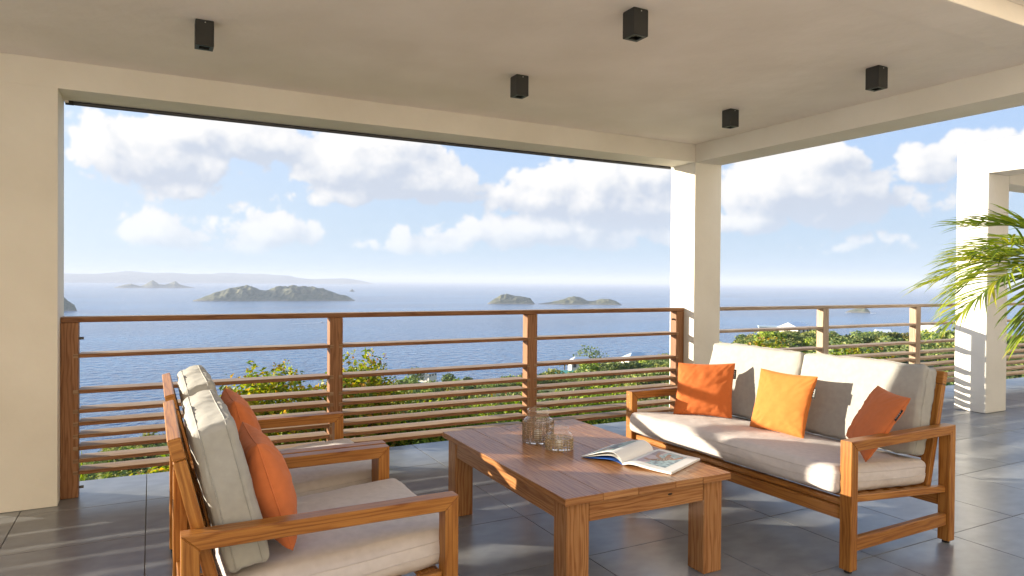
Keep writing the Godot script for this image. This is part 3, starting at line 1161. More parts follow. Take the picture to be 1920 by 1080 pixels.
# =====================================================================  seats, table
func seat_set(called: String, label: String, category: String, w: float, cushions: int, sd: float, group := "") -> Node3D:
	var o := thing(called, label, category, Vector3.ZERO, 0.0, group)
	var t := 0.057
	var zo := w / 2 - t / 2
	var m: Material = M.teak
	for s in [-1.0, 1.0]:
		var z: float = s * zo
		put("front_leg", prism([Vector2(0.745, 0.014), Vector2(0.79, 0.014), Vector2(0.79, 0.572), Vector2(0.745, 0.528)], t, Vector2(0, 1)), m, o, Transform3D(Basis(), Vector3(0, 0, z)))
		put("rear_leg", prism([Vector2(0.0, 0.014), Vector2(0.046, 0.014), Vector2(0.046, 0.528), Vector2(0.0, 0.572)], t, Vector2(0, 1)), m, o, Transform3D(Basis(), Vector3(0, 0, z)))
		put("armrest", prism([Vector2(0.0, 0.5725), Vector2(0.79, 0.5725), Vector2(0.745, 0.5285), Vector2(0.046, 0.5285)], t, Vector2(1, 0)), m, o, Transform3D(Basis(), Vector3(0, 0, z)))
		put("side_rail", prism([Vector2(0.047, 0.246), Vector2(0.744, 0.301), Vector2(0.744, 0.332), Vector2(0.047, 0.278)], 0.03, Vector2(1, 0.08).normalized()), m, o, Transform3D(Basis(), Vector3(0, 0, s * (w / 2 - 0.034))))
		put("stretcher", board(Vector3(0.697, 0.058, 0.03)), m, o, Transform3D(Basis(), Vector3(0.3955, 0.118, s * (w / 2 - 0.028))))
		for x in [0.023, 0.767]:
			put("glide", lathe([Vector2(0, 0.014), Vector2(0.016, 0.014), Vector2(0.016, 0.001), Vector2(0, 0.001)], 12), M.rubber, o, Transform3D(Basis(), Vector3(x, 0, z)))
		beam_between("back_post", Vector3(0.118, 0.262, s * (w / 2 - 0.084)), Vector3(-0.002, 0.758, s * (w / 2 - 0.084)), 0.05, 0.034, Vector3(0, 0, 1), m, o)
	var inner := w - 2.0 * t - 0.002
	put("front_board", board(Vector3(0.03, 0.055, inner)), m, o, Transform3D(Basis(), Vector3(0.767, 0.2505, 0)))
	put("seat_edge", board(Vector3(0.028, 0.029, inner)), m, o, Transform3D(Basis(), Vector3(0.752, 0.2935, 0)))
	put("rear_board", board(Vector3(0.028, 0.075, inner)), m, o, Transform3D(Basis(), Vector3(0.024, 0.212, 0)))
	for k in 6:
		var x := 0.17 + k * 0.108
		put("seat_slat", board(Vector3(0.06, 0.016, inner)), m, o, Transform3D(Basis(Vector3.BACK, 0.078), Vector3(x, 0.243 + (x - 0.046) * 0.078 + 0.022, 0)))
	var rake := Vector3(-0.120, 0.496, 0).normalized()
	var rb := Basis(rake.cross(Vector3(0, 0, 1)), rake, Vector3(0, 0, 1))
	put("top_rail", board(Vector3(0.034, 0.062, w - 0.116)), m, o, Transform3D(rb, Vector3(-0.0095, 0.790, 0)))
	for k in 4:
		var f := 0.135 + k * 0.243
		put("back_slat", board(Vector3(0.018, 0.108, w - 0.222)), m, o, Transform3D(rb, Vector3(0.118, 0.262, 0).lerp(Vector3(-0.002, 0.758, 0), f)))
	var sc := Vector3(0.695, 0.116, w - 0.120)
	var sx := Transform3D(Basis(Vector3.BACK, 0.072), Vector3(0.474, 0.368, 0))
	var seat := put("seat_cushion", cushion(sc, 0.030, 0.018, 0.022, 0.006, sd), M.seat_cloth, o, sx)
	put("seam", seam(sc, 0.55, 0.030, 0.018, 0.022, 0.006, sd), M.seat_cloth, seat)
	put("seam", seam(sc, -0.1, 0.030, 0.018, 0.022, 0.006, sd), M.seat_cloth, seat)
	var cw := (w - 0.135) / cushions
	for k in cushions:
		var bs := Vector3(0.430, 0.116, cw - 0.012)
		var zc := -(w - 0.135) / 2 + cw * (k + 0.5)
		var lean := Vector3(-0.106, 0.43, 0).normalized()
		var bb := Basis(lean, Vector3(lean.y, -lean.x, 0), Vector3(0, 0, -1)).rotated(Vector3.UP, 0.0)
		var bc := put("back_cushion", cushion(bs, 0.021, 0.013, 0.006, 0.010, sd + 3.7 * (k + 1)), M.back_cloth, o, Transform3D(bb, Vector3(0.130, 0.636, zc)))
		put("seam", seam(bs, 0.62, 0.021, 0.013, 0.006, 0.010, sd + 3.7 * (k + 1)), M.back_cloth, bc)
		put("seam", seam(bs, -0.62, 0.021, 0.013, 0.006, 0.010, sd + 3.7 * (k + 1)), M.back_cloth, bc)
	return o


func build_furniture() -> void:
	var near := seat_set("armchair", "teak armchair nearest the viewer, facing the coffee table", "armchair", 0.765, 1, 1.0, "teak armchairs with pale cushions")
	near.position = Vector3(0.070, 0, -2.357)
	var far: Node3D = near.duplicate()
	far.name = numbered("armchair")
	add_child(far)
	tag(far, "teak armchair farther from the viewer, close to the sea railing", "armchair", "teak armchairs with pale cushions")
	far.position = Vector3(0.076, 0, -3.134)
	var sofa := seat_set("sofa", "teak two seat sofa with cream back cushions below the corner column", "sofa", 1.535, 2, 9.0)
	sofa.position = Vector3(3.425, 0, -2.672)
	sofa.rotation.y = PI + deg_to_rad(1.0)
	# coffee table
	var t := thing("coffee_table", "low square legged teak coffee table holding jars and an open magazine", "coffee table", Vector3(1.807, 0, -2.797), deg_to_rad(-0.8))
	var w := 0.838
	var l := 1.27
	for k in 5:
		# planks of uneven width, side by side
		var a: float = [-0.419, -0.245, -0.075, 0.115, 0.262][k]
		var b: float = [-0.245, -0.075, 0.115, 0.262, 0.419][k]
		put("plank", board(Vector3(b - a - 0.0018, 0.0285, l - 0.001 * (k % 2)), 0.0012), M.table_wood, t, Transform3D(Basis(), Vector3((a + b) / 2, 0.41575 + 0.0002 * (k % 2), 0)))
	for sx in [-1.0, 1.0]:
		for sz in [-1.0, 1.0]:
			put("leg", board(Vector3(0.102, 0.400, 0.102), 0.004), M.table_wood, t, Transform3D(Basis(), Vector3(sx * (w / 2 - 0.076), 0.2005, sz * (l / 2 - 0.076))))
		put("apron", board(Vector3(0.028, 0.082, l - 0.258), 0.002), M.table_wood, t, Transform3D(Basis(), Vector3(sx * (w / 2 - 0.044), 0.358, 0)))
		var ap := put("apron", board(Vector3(w - 0.258, 0.082, 0.028), 0.002), M.table_wood, t, Transform3D(Basis(), Vector3(0, 0.358, sx * (l / 2 - 0.044))))
		if sx > 0.0:
			put("knot", lathe([Vector2(0, 0.0012), Vector2(0.006, 0.0009), Vector2(0.009, -0.0005)], 12), M.dark_knot, ap, Transform3D(Basis(Vector3(1.5, 0, 0), Vector3(0, 0, 1), Vector3(0, -0.55, 0)), Vector3(0.11, 0.012, 0.0142)))


func build_small_things() -> void:
	# pillows on the sofa
	var c1 := [Vector3(2.852, 0.437, -3.252), Vector3(3.083, 0.437, -2.998), Vector3(3.155, 0.757, -3.046), Vector3(2.925, 0.745, -3.292)]
	var p1 := pillow("pillow", "orange pillow at the far end of the sofa, half in shade", c1, 0.048, Vector3(-0.74, 0.2, 0.67), M.orange_cloth, 1.3, "orange pillows")
	pillow_tag(p1, c1, 0.8, Vector3(-0.74, 0.2, 0.67))
	var c2 := [Vector3(2.99, 0.437, -2.773), Vector3(3.02, 0.437, -2.437), Vector3(3.108, 0.757, -2.424), Vector3(3.078, 0.762, -2.774)]
	var p2 := pillow("pillow", "bright amber pillow in the middle of the sofa, fully sunlit", c2, 0.048, Vector3(-1, 0.2, 0.1), M.amber_cloth, 4.1, "orange pillows")
	pillow_tag(p2, c2, 0.74, Vector3(-1, 0.2, 0.1))
	var c3 := [Vector3(3.097, 0.485, -2.244), Vector3(2.892, 0.437, -1.995), Vector3(2.989, 0.741, -1.853), Vector3(3.162, 0.748, -2.123)]
	var p3 := pillow("pillow", "rust orange pillow tipped against the near arm of the sofa", c3, 0.045, Vector3(-0.87, 0.2, -0.5), M.rust_cloth, 7.7, "orange pillows")
	pillow_tag(p3, c3, 0.74, Vector3(-0.87, 0.2, -0.5))
	# pillows on the armchairs
	var c4 := [Vector3(0.375, 0.442, -2.43), Vector3(0.375, 0.442, -2.10), Vector3(0.276, 0.764, -2.115), Vector3(0.272, 0.770, -2.44)]
	pillow("pillow", "rust orange pillow on the nearest armchair", c4, 0.072, Vector3(1, 0.3, 0), M.rust_cloth, 10.2, "orange pillows")
	var c5 := [Vector3(0.385, 0.442, -3.21), Vector3(0.385, 0.442, -2.88), Vector3(0.292, 0.764, -2.895), Vector3(0.286, 0.772, -3.22)]
	pillow("pillow", "rust orange pillow on the armchair by the railing", c5, 0.072, Vector3(1, 0.3, 0), M.rust_cloth, 13.9, "orange pillows")
	jar("large clear glass jar lantern in a woven rattan sleeve", Vector3(1.746, 0.4315, -3.006), 0.0765, 0.166, 0.106, M.rattan)
	jar("small clear glass jar lantern with a candle and pale rattan sleeve", Vector3(1.767, 0.4315, -2.836), 0.0645, 0.108, 0.052, M.rattan_light)
	magazine()


func jar(label: String, at: Vector3, r: float, h: float, sleeve: float, weave: Material) -> void:
	var o := thing("glass_jar", label, "jar", at)
	var k := h / 0.166
	var prof := [Vector2(0.0, 0.001), Vector2(r * 0.9, 0.001), Vector2(r * 0.985, 0.006), Vector2(r, 0.014)]
	prof.append_array([Vector2(r, h * 0.64), Vector2(r * 0.97, h * 0.69), Vector2(r * 0.88, h * 0.735), Vector2(r * 0.74, h * 0.765), Vector2(r * 0.70, h * 0.80), Vector2(r * 0.70, h * 0.96), Vector2(r * 0.73, h * 0.985), Vector2(r * 0.72, h)])
	put("glass", lathe(prof, 40), M.glass, o)
	var lip := []
	for i in 40:
		lip.append(Vector3(cos(TAU * i / 40), 0, sin(TAU * i / 40)) * r * 0.72 + Vector3(0, h, 0))
	put("rim", tube_mesh(lip, 0.0016, 6, true), M.glass, o)
	var st := SurfaceTool.new()
	st.begin(Mesh.PRIMITIVE_TRIANGLES)
	var rr := r + 0.0025
	var n := 40 if h > 0.13 else 40
	for i in n:
		var f := TAU * (i + 0.3 * sin(i * 2.3)) / n
		var up := []
		for j in 9:
			up.append(Vector3(cos(f), 0, sin(f)) * (rr + 0.001 * (1 if (i + j) % 2 else -1)) + Vector3(0, 0.003 + sleeve * j / 8.0, 0))
		tube(st, up, 0.0017, 4)
	var rows := int(sleeve / 0.0105)
	for j in rows + 1:
		var ring := []
		for i in 48:
			var f := TAU * i / 48
			ring.append(Vector3(cos(f), 0, sin(f)) * (rr + 0.001 * (1 if (i + j) % 2 else -1)) + Vector3(0, 0.004 + (sleeve - 0.002) * j / rows + 0.0006 * sin(i * 1.7 + j * 2.0), 0))
		tube(st, ring, 0.0017, 4, true)
	put("rattan_sleeve", st.commit(), weave, o)
	put("candle", lathe([Vector2(0, h * 0.36), Vector2(0.016, h * 0.365), Vector2(0.019, h * 0.35), Vector2(0.019, 0.004), Vector2(0, 0.004)], 20), M.wax, o)
	put("wick", tube_mesh([Vector3(0, h * 0.36, 0), Vector3(0.001, h * 0.36 + 0.006, 0)], 0.0008, 5), M.rubber, o)


func page_sheet(xs: Array, ys: Array, len0: float, lift: float, thick: float, inset := Rect2(0, 0, 1, 1)) -> ArrayMesh:
	var st := SurfaceTool.new()
	st.begin(Mesh.PRIMITIVE_TRIANGLES)
	st.set_smooth_group(0)
	var top := []
	var low := []
	var n := 20
	for i in n + 1:
		var f := inset.position.x + inset.size.x * i / n
		var x := lerpf(xs[0], xs[-1], f)
		var y: float = smooth_along(xs, ys, x) + lift
		var a := []
		var b := []
		for j in 5:
			var z := -len0 * (inset.position.y + inset.size.y * j / 4.0)
			a.append(Vector3(x, y + thick, z))
			b.append(Vector3(x, y, z))
		top.append(a)
		low.append(b)
	var flip: bool = xs[-1] > xs[0]
	sheet(st, top, not flip)
	if thick > 0.0:
		st.set_smooth_group(1)
		sheet(st, low, flip)
		st.set_smooth_group(-1)
		for e in [0, 4]:
			var rim := []
			for i in n + 1:
				rim.append([low[i][e], top[i][e]])
			sheet(st, rim, (e == 0) != flip)
		for e in [0, n]:
			var rim2 := []
			for j in 5:
				rim2.append([low[e][j], top[e][j]])
			sheet(st, rim2, (e == 0) == flip)
	st.generate_normals()
	return st.commit()


func smooth_along(xs: Array, ys: Array, x: float) -> float:
	var n := xs.size()
	var sgn: float = 1.0 if xs[-1] > xs[0] else -1.0
	for i in n - 1:
		if x * sgn <= xs[i + 1] * sgn + 1e-6:
			var t: float = clampf((x - xs[i]) / (xs[i + 1] - xs[i]), 0.0, 1.0)
			return cubic_interpolate(ys[i], ys[i + 1], ys[maxi(i - 1, 0)], ys[mini(i + 2, n - 1)], t)
	return ys[-1]


func magazine() -> void:
	var o := thing("magazine", "open magazine with colour photographs lying on the coffee table", "magazine", Vector3(1.864, 0.4305, -2.454))
	o.basis = Basis(Vector3(0.405, 0, 0.914), Vector3.UP, Vector3(-0.914, 0, 0.405))
	var len0 := 0.305
	var rx := [0.0, 0.02, 0.05, 0.09, 0.15, 0.232]
	put("right_pages", page_sheet(rx, [0.002, 0.009, 0.012, 0.009, 0.004, 0.0015], len0, 0.0, 0.0095), M.page, o)
	var lx := [0.0, -0.012, -0.03, -0.06, -0.11, -0.17, -0.222]
	put("left_pages", page_sheet(lx, [0.004, 0.026, 0.042, 0.050, 0.040, 0.020, 0.003], len0, 0.0, 0.0016), M.page, o)
	put("loose_page", page_sheet(lx, [0.003, 0.016, 0.028, 0.034, 0.027, 0.013, 0.002], len0, 0.0, 0.0006), M.page, o)
	put("cover", page_sheet([0.0, -0.02, -0.06, -0.12, -0.205], [0.001, 0.008, 0.015, 0.011, 0.0012], len0, 0.0, 0.0007), M.cover_blue, o)
	var pr := paint(1, 1, 1, 0.4)
	pr.albedo_texture = ImageTexture.create_from_image(print_right())
	put("printed_photo", page_sheet(rx, [0.002, 0.009, 0.012, 0.009, 0.004, 0.0015], len0, 0.0099, 0.0, Rect2(0.17, 0.14, 0.62, 0.76)), pr, o)
	var pl := paint(1, 1, 1, 0.4)
	pl.albedo_texture = ImageTexture.create_from_image(print_left())
	put("printed_photo", page_sheet(lx, [0.004, 0.026, 0.042, 0.050, 0.040, 0.020, 0.003], len0, 0.0020, 0.0, Rect2(0.32, 0.10, 0.60, 0.84)), pl, o)


func stroke(img: Image, pts: Array, r: float, c: Color) -> void:
	for i in pts.size() - 1:
		var a: Vector2 = pts[i]
		var b: Vector2 = pts[i + 1]
		var n := int(a.distance_to(b) / 2.0) + 1
		for k in n + 1:
			var p := a.lerp(b, float(k) / n)
			for y in range(int(p.y - r), int(p.y + r) + 1):
				for x in range(int(p.x - r), int(p.x + r) + 1):
					if x >= 0 and y >= 0 and x < img.get_width() and y < img.get_height() and Vector2(x, y).distance_to(p) <= r:
						var v := 0.88 + 0.24 * absf(wob.get_noise_2d(x * 0.09, y * 0.09))
						img.set_pixel(x, y, c * v)


# printed photograph: someone in a patterned dress stretched out in shallow water
func print_right() -> Image:
	var img := Image.create(256, 256, false, Image.FORMAT_RGB8)
	for y in 256:
		for x in 256:
			var n := wob.get_noise_2d(x * 0.02, y * 0.035)
			var c := Color(0.62, 0.74, 0.77).lerp(Color(0.33, 0.40, 0.48), clampf(0.4 + n - y / 700.0, 0, 1))
			if x < 90 + 30 * n:
				c = c.lerp(Color(0.80, 0.66, 0.70), 0.7)
			if y > 150 and x < 70:
				c = c.lerp(Color(0.42, 0.36, 0.40), 0.6)
			img.set_pixel(x, y, c)
	var skin := Color(0.66, 0.46, 0.36)
	stroke(img, [Vector2(120, 96), Vector2(150, 150), Vector2(128, 215)], 15, skin)
	stroke(img, [Vector2(132, 120), Vector2(70, 150), Vector2(40, 210)], 11, skin)
	stroke(img, [Vector2(150, 140), Vector2(205, 165), Vector2(230, 225)], 12, skin)
	stroke(img, [Vector2(110, 90), Vector2(60, 60), Vector2(28, 70)], 12, skin)
	stroke(img, [Vector2(120, 100), Vector2(152, 130), Vector2(170, 165)], 24, Color(0.55, 0.44, 0.40))
	for k in 90:
		var a := float(k % 10) / 10.0
		stroke(img, [Vector2(104 + 70 * a + 9 * sin(k * 1.7), 86 + 80 * a + 11 * cos(k * 2.9)), Vector2(106 + 70 * a + 9 * sin(k * 1.7), 88 + 80 * a + 11 * cos(k * 2.9))], 2.6, Color(0.78, 0.70, 0.62) if k % 2 else Color(0.30, 0.24, 0.25))
	stroke(img, [Vector2(98, 84), Vector2(94, 76)], 16, Color(0.52, 0.33, 0.22))
	return img


# printed photograph: dark rounded shapes on pale green water
func print_left() -> Image:
	var img := Image.create(256, 256, false, Image.FORMAT_RGB8)
	for y in 256:
		for x in 256:
			var n := wob.get_noise_2d(x * 0.012 + 9.0, y * 0.02)
			img.set_pixel(x, y, Color(0.60, 0.70, 0.66).lerp(Color(0.40, 0.48, 0.44), clampf(0.4 + n * 1.4, 0, 1)))
	stroke(img, [Vector2(30, 60), Vector2(90, 90), Vector2(120, 140)], 26, Color(0.25, 0.24, 0.22))
	stroke(img, [Vector2(90, 150), Vector2(130, 190), Vector2(200, 215)], 20, Color(0.34, 0.27, 0.24))
	stroke(img, [Vector2(150, 60), Vector2(190, 100), Vector2(215, 160)], 18, Color(0.70, 0.55, 0.46))
	stroke(img, [Vector2(60, 40), Vector2(120, 70)], 14, Color(0.58, 0.36, 0.30))
	return img


# =====================================================================  plants close by
func shrub(called: String, label: String, at: Vector3, rad: Vector3, n: int, leaf: float, tones: Array, sd: int, shoots: int, group := "") -> Node3D:
	var o := thing(called, label, "shrub", at, 0.0, group)
	var f := put("foliage", leaves(int(n * 1.7), rad, leaf * 1.08, tones, sd, 0.45, 0.55), M.leaf, o, Transform3D(Basis(), Vector3(0, 2.0, 0)))
	f.set_meta("kind", "stuff")
	var g := RandomNumberGenerator.new()
	g.seed = sd + 100
	var st := SurfaceTool.new()
	st.begin(Mesh.PRIMITIVE_TRIANGLES)
	for k in 7:
		var a := g.randf() * TAU
		tube(st, [Vector3(0, -2.2, 0), Vector3(cos(a) * rad.x * 0.25, 0.6, sin(a) * rad.z * 0.25), Vector3(cos(a) * rad.x * 0.6, 2.0, sin(a) * rad.z * 0.6), Vector3(cos(a) * rad.x * 0.75, 2.0 + rad.y * 0.5, sin(a) * rad.z * 0.75)], 0.018, 5)
	put("stems", st.commit(), M.bark, o)
	# young shoots that stand above the rest
	for k in shoots:
		var a := g.randf() * TAU
		var q := g.randf_range(0.1, 0.8)
		var base := Vector3(cos(a) * rad.x * q, 2.0 + rad.y * sqrt(1.0 - q * q) * 0.8, sin(a) * rad.z * q)
		var tall := g.randf_range(0.14, 0.32)
		var vs := PackedVector3Array()
		var ns := PackedVector3Array()
		var cs := PackedColorArray()
		for i in 34:
			var h := tall * i / 34.0
			var b := g.randf() * TAU
			var out := Vector3(cos(b), 0.75, sin(b)).normalized()
			var sz := leaf * 0.9 * (1.0 - 0.4 * i / 34.0)
			var tone: Color = tones[g.randi() % tones.size()]
			if i > 24 and g.randf() < 0.4:
				tone = Color(0.30, 0.13, 0.05)
			add_leaf(vs, ns, cs, base + Vector3(0, h, 0) + out * sz * (0.5 + g.randf() * 0.7), out * sz, out.cross(Vector3(g.randfn(), g.randfn(), g.randfn())).normalized() * sz * 0.5, Vector3.UP, tone)
		var s := put("shoot", from_arrays(vs, ns, cs), M.leaf, o)
		s.set_meta("kind", "stuff")
	return o


func build_plants() -> void:
	var sunny := [Color(0.26, 0.33, 0.03), Color(0.36, 0.40, 0.03), Color(0.46, 0.43, 0.05), Color(0.17, 0.26, 0.03), Color(0.13, 0.20, 0.03), Color(0.46, 0.28, 0.06)]
	var green := [Color(0.16, 0.26, 0.03), Color(0.24, 0.35, 0.03), Color(0.32, 0.40, 0.04), Color(0.10, 0.17, 0.03)]
	shrub("shrub", "yellow green shrub with reddish shoots behind the left railing bay", Vector3(0.88, -2.17, -5.80), Vector3(0.50, 0.62, 0.42), 5200, 0.055, sunny, 1, 9)
	shrub("shrub", "tall leafy shrub behind the second railing post", Vector3(1.58, -2.13, -5.85), Vector3(0.42, 0.62, 0.40), 4200, 0.055, sunny, 2, 9)
	shrub("shrub", "low hedge shrub just right of the second railing post", Vector3(2.25, -2.42, -5.75), Vector3(0.62, 0.55, 0.40), 4600, 0.055, green, 3, 4)
	shrub("shrub", "low hedge shrub behind the glass jars", Vector3(3.15, -2.46, -5.75), Vector3(0.66, 0.52, 0.40), 4600, 0.055, green, 4, 3)
	shrub("shrub", "low hedge shrub beside the far end of the sofa", Vector3(4.10, -2.40, -5.75), Vector3(0.66, 0.52, 0.40), 4200, 0.055, green, 5, 3)
	shrub("shrub", "bright bush above the left sofa cushion, outside the grey railing", Vector3(6.45, -2.02, -5.75), Vector3(0.58, 0.50, 0.45), 3600, 0.06, sunny, 6, 6)
	shrub("shrub", "bright bush between the two grey railing posts", Vector3(8.15, -2.16, -5.80), Vector3(0.70, 0.50, 0.45), 3800, 0.06, sunny, 7, 5)
	shrub("shrub", "small yellow bush at the floor edge behind the nearest armchair", Vector3(0.10, -2.50, -5.55), Vector3(0.30, 0.40, 0.30), 1500, 0.055, sunny, 8, 2)
	# a spiky plant at the foot of the left post
	var p := thing("spiky_plant", "bright spiky leaved plant below the left railing post", "plant", Vector3(-0.42, -0.75, -5.55))
	var g := RandomNumberGenerator.new()
	g.seed = 3
	var blade := ribbon([Vector3(0, 0, 0), Vector3(0.10, 0.26, 0), Vector3(0.26, 0.42, 0), Vector3(0.44, 0.44, 0)], 0.022, Color(0.24, 0.32, 0.03))
	put("stem", tube_mesh([Vector3(0, -2.6, 0), Vector3(0, 0.08, 0)], 0.04, 8), M.bark, p)
	for k in 26:
		put("leaf", blade, M.leaf, p, Transform3D(Basis(Vector3.UP, g.randf() * TAU) * Basis(Vector3.BACK, g.randf_range(-0.5, 0.7)) * g.randf_range(0.7, 1.2), Vector3(0, 0.05, 0)))
	palm()


# a long leaf along a path, tapering to its tip
func ribbon(path: Array, width: float, tone: Color) -> ArrayMesh:
	var cv := Curve3D.new()
	for p: Vector3 in path:
		cv.add_point(p)
	var vs := PackedVector3Array()
	var ns := PackedVector3Array()
	var cs := PackedColorArray()
	var n := 6
	var len0 := cv.get_baked_length()
	var rows := []
	for i in n + 1:
		var t := float(i) / n
		var c := cv.sample_baked(t * len0)
		var wv: float = width * 0.5 * (0.5 + 2.2 * t) * (1.0 - t) * 1.35 + 0.0006
		rows.append([c + Vector3(0, wv * 0.5, wv), c, c + Vector3(0, wv * 0.5, -wv)])
	for i in n:
		for k in 2:
			var q: Array = [rows[i][k], rows[i + 1][k], rows[i + 1][k + 1], rows[i][k], rows[i + 1][k + 1], rows[i][k + 1]]
			for m in 2:
				var nn: Vector3 = -(q[m * 3 + 1] - q[m * 3]).cross(q[m * 3 + 2] - q[m * 3]).normalized()
				for j in 3:
					vs.append(q[m * 3 + j])
					ns.append(nn)
					cs.append(tone)
	return from_arrays(vs, ns, cs)


func palm() -> void:
	var root := Vector3(5.66, 0, -2.44)
	var o := thing("potted_palm", "potted palm with arching yellow green fronds in front of the white pavilion", "palm", root + Vector3(0.24, -0.02, 0.0))
	put("pot", lathe([Vector2(0, 0.002), Vector2(0.15, 0.002), Vector2(0.16, 0.02), Vector2(0.20, 0.34), Vector2(0.21, 0.36), Vector2(0.18, 0.36), Vector2(0.17, 0.32), Vector2(0, 0.32)], 28), M.dark_steel, o)
	put("trunk", tube_mesh([Vector3(0, 0.31, 0), Vector3(0.01, 0.8, 0), Vector3(0, 1.2, 0), Vector3(0, 1.46, 0)], 0.045, 10), M.bark, o)
	var kinds := []
	for c in [Color(0.34, 0.43, 0.04), Color(0.24, 0.34, 0.04), Color(0.46, 0.46, 0.05), Color(0.15, 0.23, 0.04)]:
		kinds.append(ribbon([Vector3(0, 0, 0), Vector3(0.4, 0.02, 0), Vector3(0.75, -0.02, 0), Vector3(1, -0.10, 0)], 0.050, c))
	var paths := [
		[Vector3(5.66, 1.49, -2.44), Vector3(5.38, 1.56, -2.53), Vector3(5.05, 1.55, -2.61), Vector3(4.74, 1.45, -2.72)],
		[Vector3(5.66, 1.46, -2.44), Vector3(5.15, 1.42, -2.48), Vector3(4.75, 1.29, -2.52), Vector3(4.46, 1.04, -2.62)],
		[Vector3(5.66, 1.42, -2.44), Vector3(5.22, 1.40, -2.43), Vector3(4.98, 1.22, -2.40), Vector3(4.90, 0.98, -2.39)],
		[Vector3(5.66, 1.51, -2.44), Vector3(5.60, 1.64, -2.60), Vector3(5.48, 1.72, -2.80), Vector3(5.32, 1.72, -3.0)],
		[Vector3(5.66, 1.49, -2.44), Vector3(5.38, 1.50, -2.62), Vector3(5.08, 1.44, -2.80), Vector3(4.84, 1.30, -2.95)],
		[Vector3(5.66, 1.46, -2.44), Vector3(5.42, 1.50, -2.34), Vector3(5.12, 1.44, -2.28), Vector3(4.92, 1.24, -2.26)],
		[Vector3(5.66, 1.48, -2.44), Vector3(5.58, 1.52, -2.71), Vector3(5.45, 1.40, -2.95), Vector3(5.34, 1.20, -3.10)],
		[Vector3(5.66, 1.48, -2.44), Vector3(5.61, 1.66, -2.20), Vector3(5.68, 1.66, -1.98), Vector3(5.70, 1.48, -1.75)],
		[Vector3(5.66, 1.48, -2.44), Vector3(6.02, 1.67, -2.49), Vector3(6.35, 1.65, -2.47), Vector3(6.6, 1.40, -2.41)]]
	var g := RandomNumberGenerator.new()
	g.seed = 21
	var fine := SurfaceTool.new()
	fine.begin(Mesh.PRIMITIVE_TRIANGLES)
	for n_path in paths.size():
		var path: Array = paths[n_path]
		var cv := Curve3D.new()
		for i in 4:
			var a: Vector3 = path[maxi(i - 1, 0)]
			var b: Vector3 = path[mini(i + 1, 3)]
			var here: Vector3 = path[i]
			cv.add_point(here - root, (a - b) * 0.17, (b - a) * 0.17)
		var len0 := cv.get_baked_length()
		var spine := []
		for i in 15:
			spine.append(cv.sample_baked(len0 * i / 14.0))
		var frond := put("frond", tube_mesh(spine, 0.0045, 5), M.green_stem, o)
		var pairs := 20 if n_path < 7 else 5
		for i in pairs:
			var t := 0.22 + 0.78 * (i + 0.5) / pairs
			var at := cv.sample_baked(t * len0)
			var dir := (cv.sample_baked(minf(t + 0.03, 1.0) * len0) - cv.sample_baked((t - 0.03) * len0)).normalized()
			var side := dir.cross(Vector3.UP).normalized()
			var up := side.cross(dir)
			for s in [-1.0, 1.0]:
				var ln: float = (0.40 - 0.14 * absf(t - 0.5) * 2.0) * g.randf_range(0.85, 1.12)
				var ax: Vector3 = (side * s * (0.95 - 0.55 * t) + dir * (0.55 + 0.6 * t) + up * g.randf_range(0.12, 0.36)).normalized()
				var zz := ax.cross(up + Vector3(g.randfn(), g.randfn(), g.randfn()) * 0.15).normalized()
				var yy := zz.cross(ax)
				put("leaflet", kinds[g.randi() % 4], M.leaf, frond, Transform3D(Basis(ax * ln, yy * ln, zz * ln * 0.9), at))
				# between each two, one more that is too fine to pick apart
				var at2 := cv.sample_baked(minf(t + 0.39 / pairs, 1.0) * len0)
				var ax2: Vector3 = (ax + Vector3(g.randfn(), g.randfn() - 0.6, g.randfn()) * 0.13).normalized()
				fine.append_from(kinds[g.randi() % 4], 0, Transform3D(Basis(ax2 * ln * 0.95, yy * ln, zz * ln * 0.8), at2))

	put("fine_leaflets", fine.commit(), M.leaf, o).set_meta("kind", "stuff")


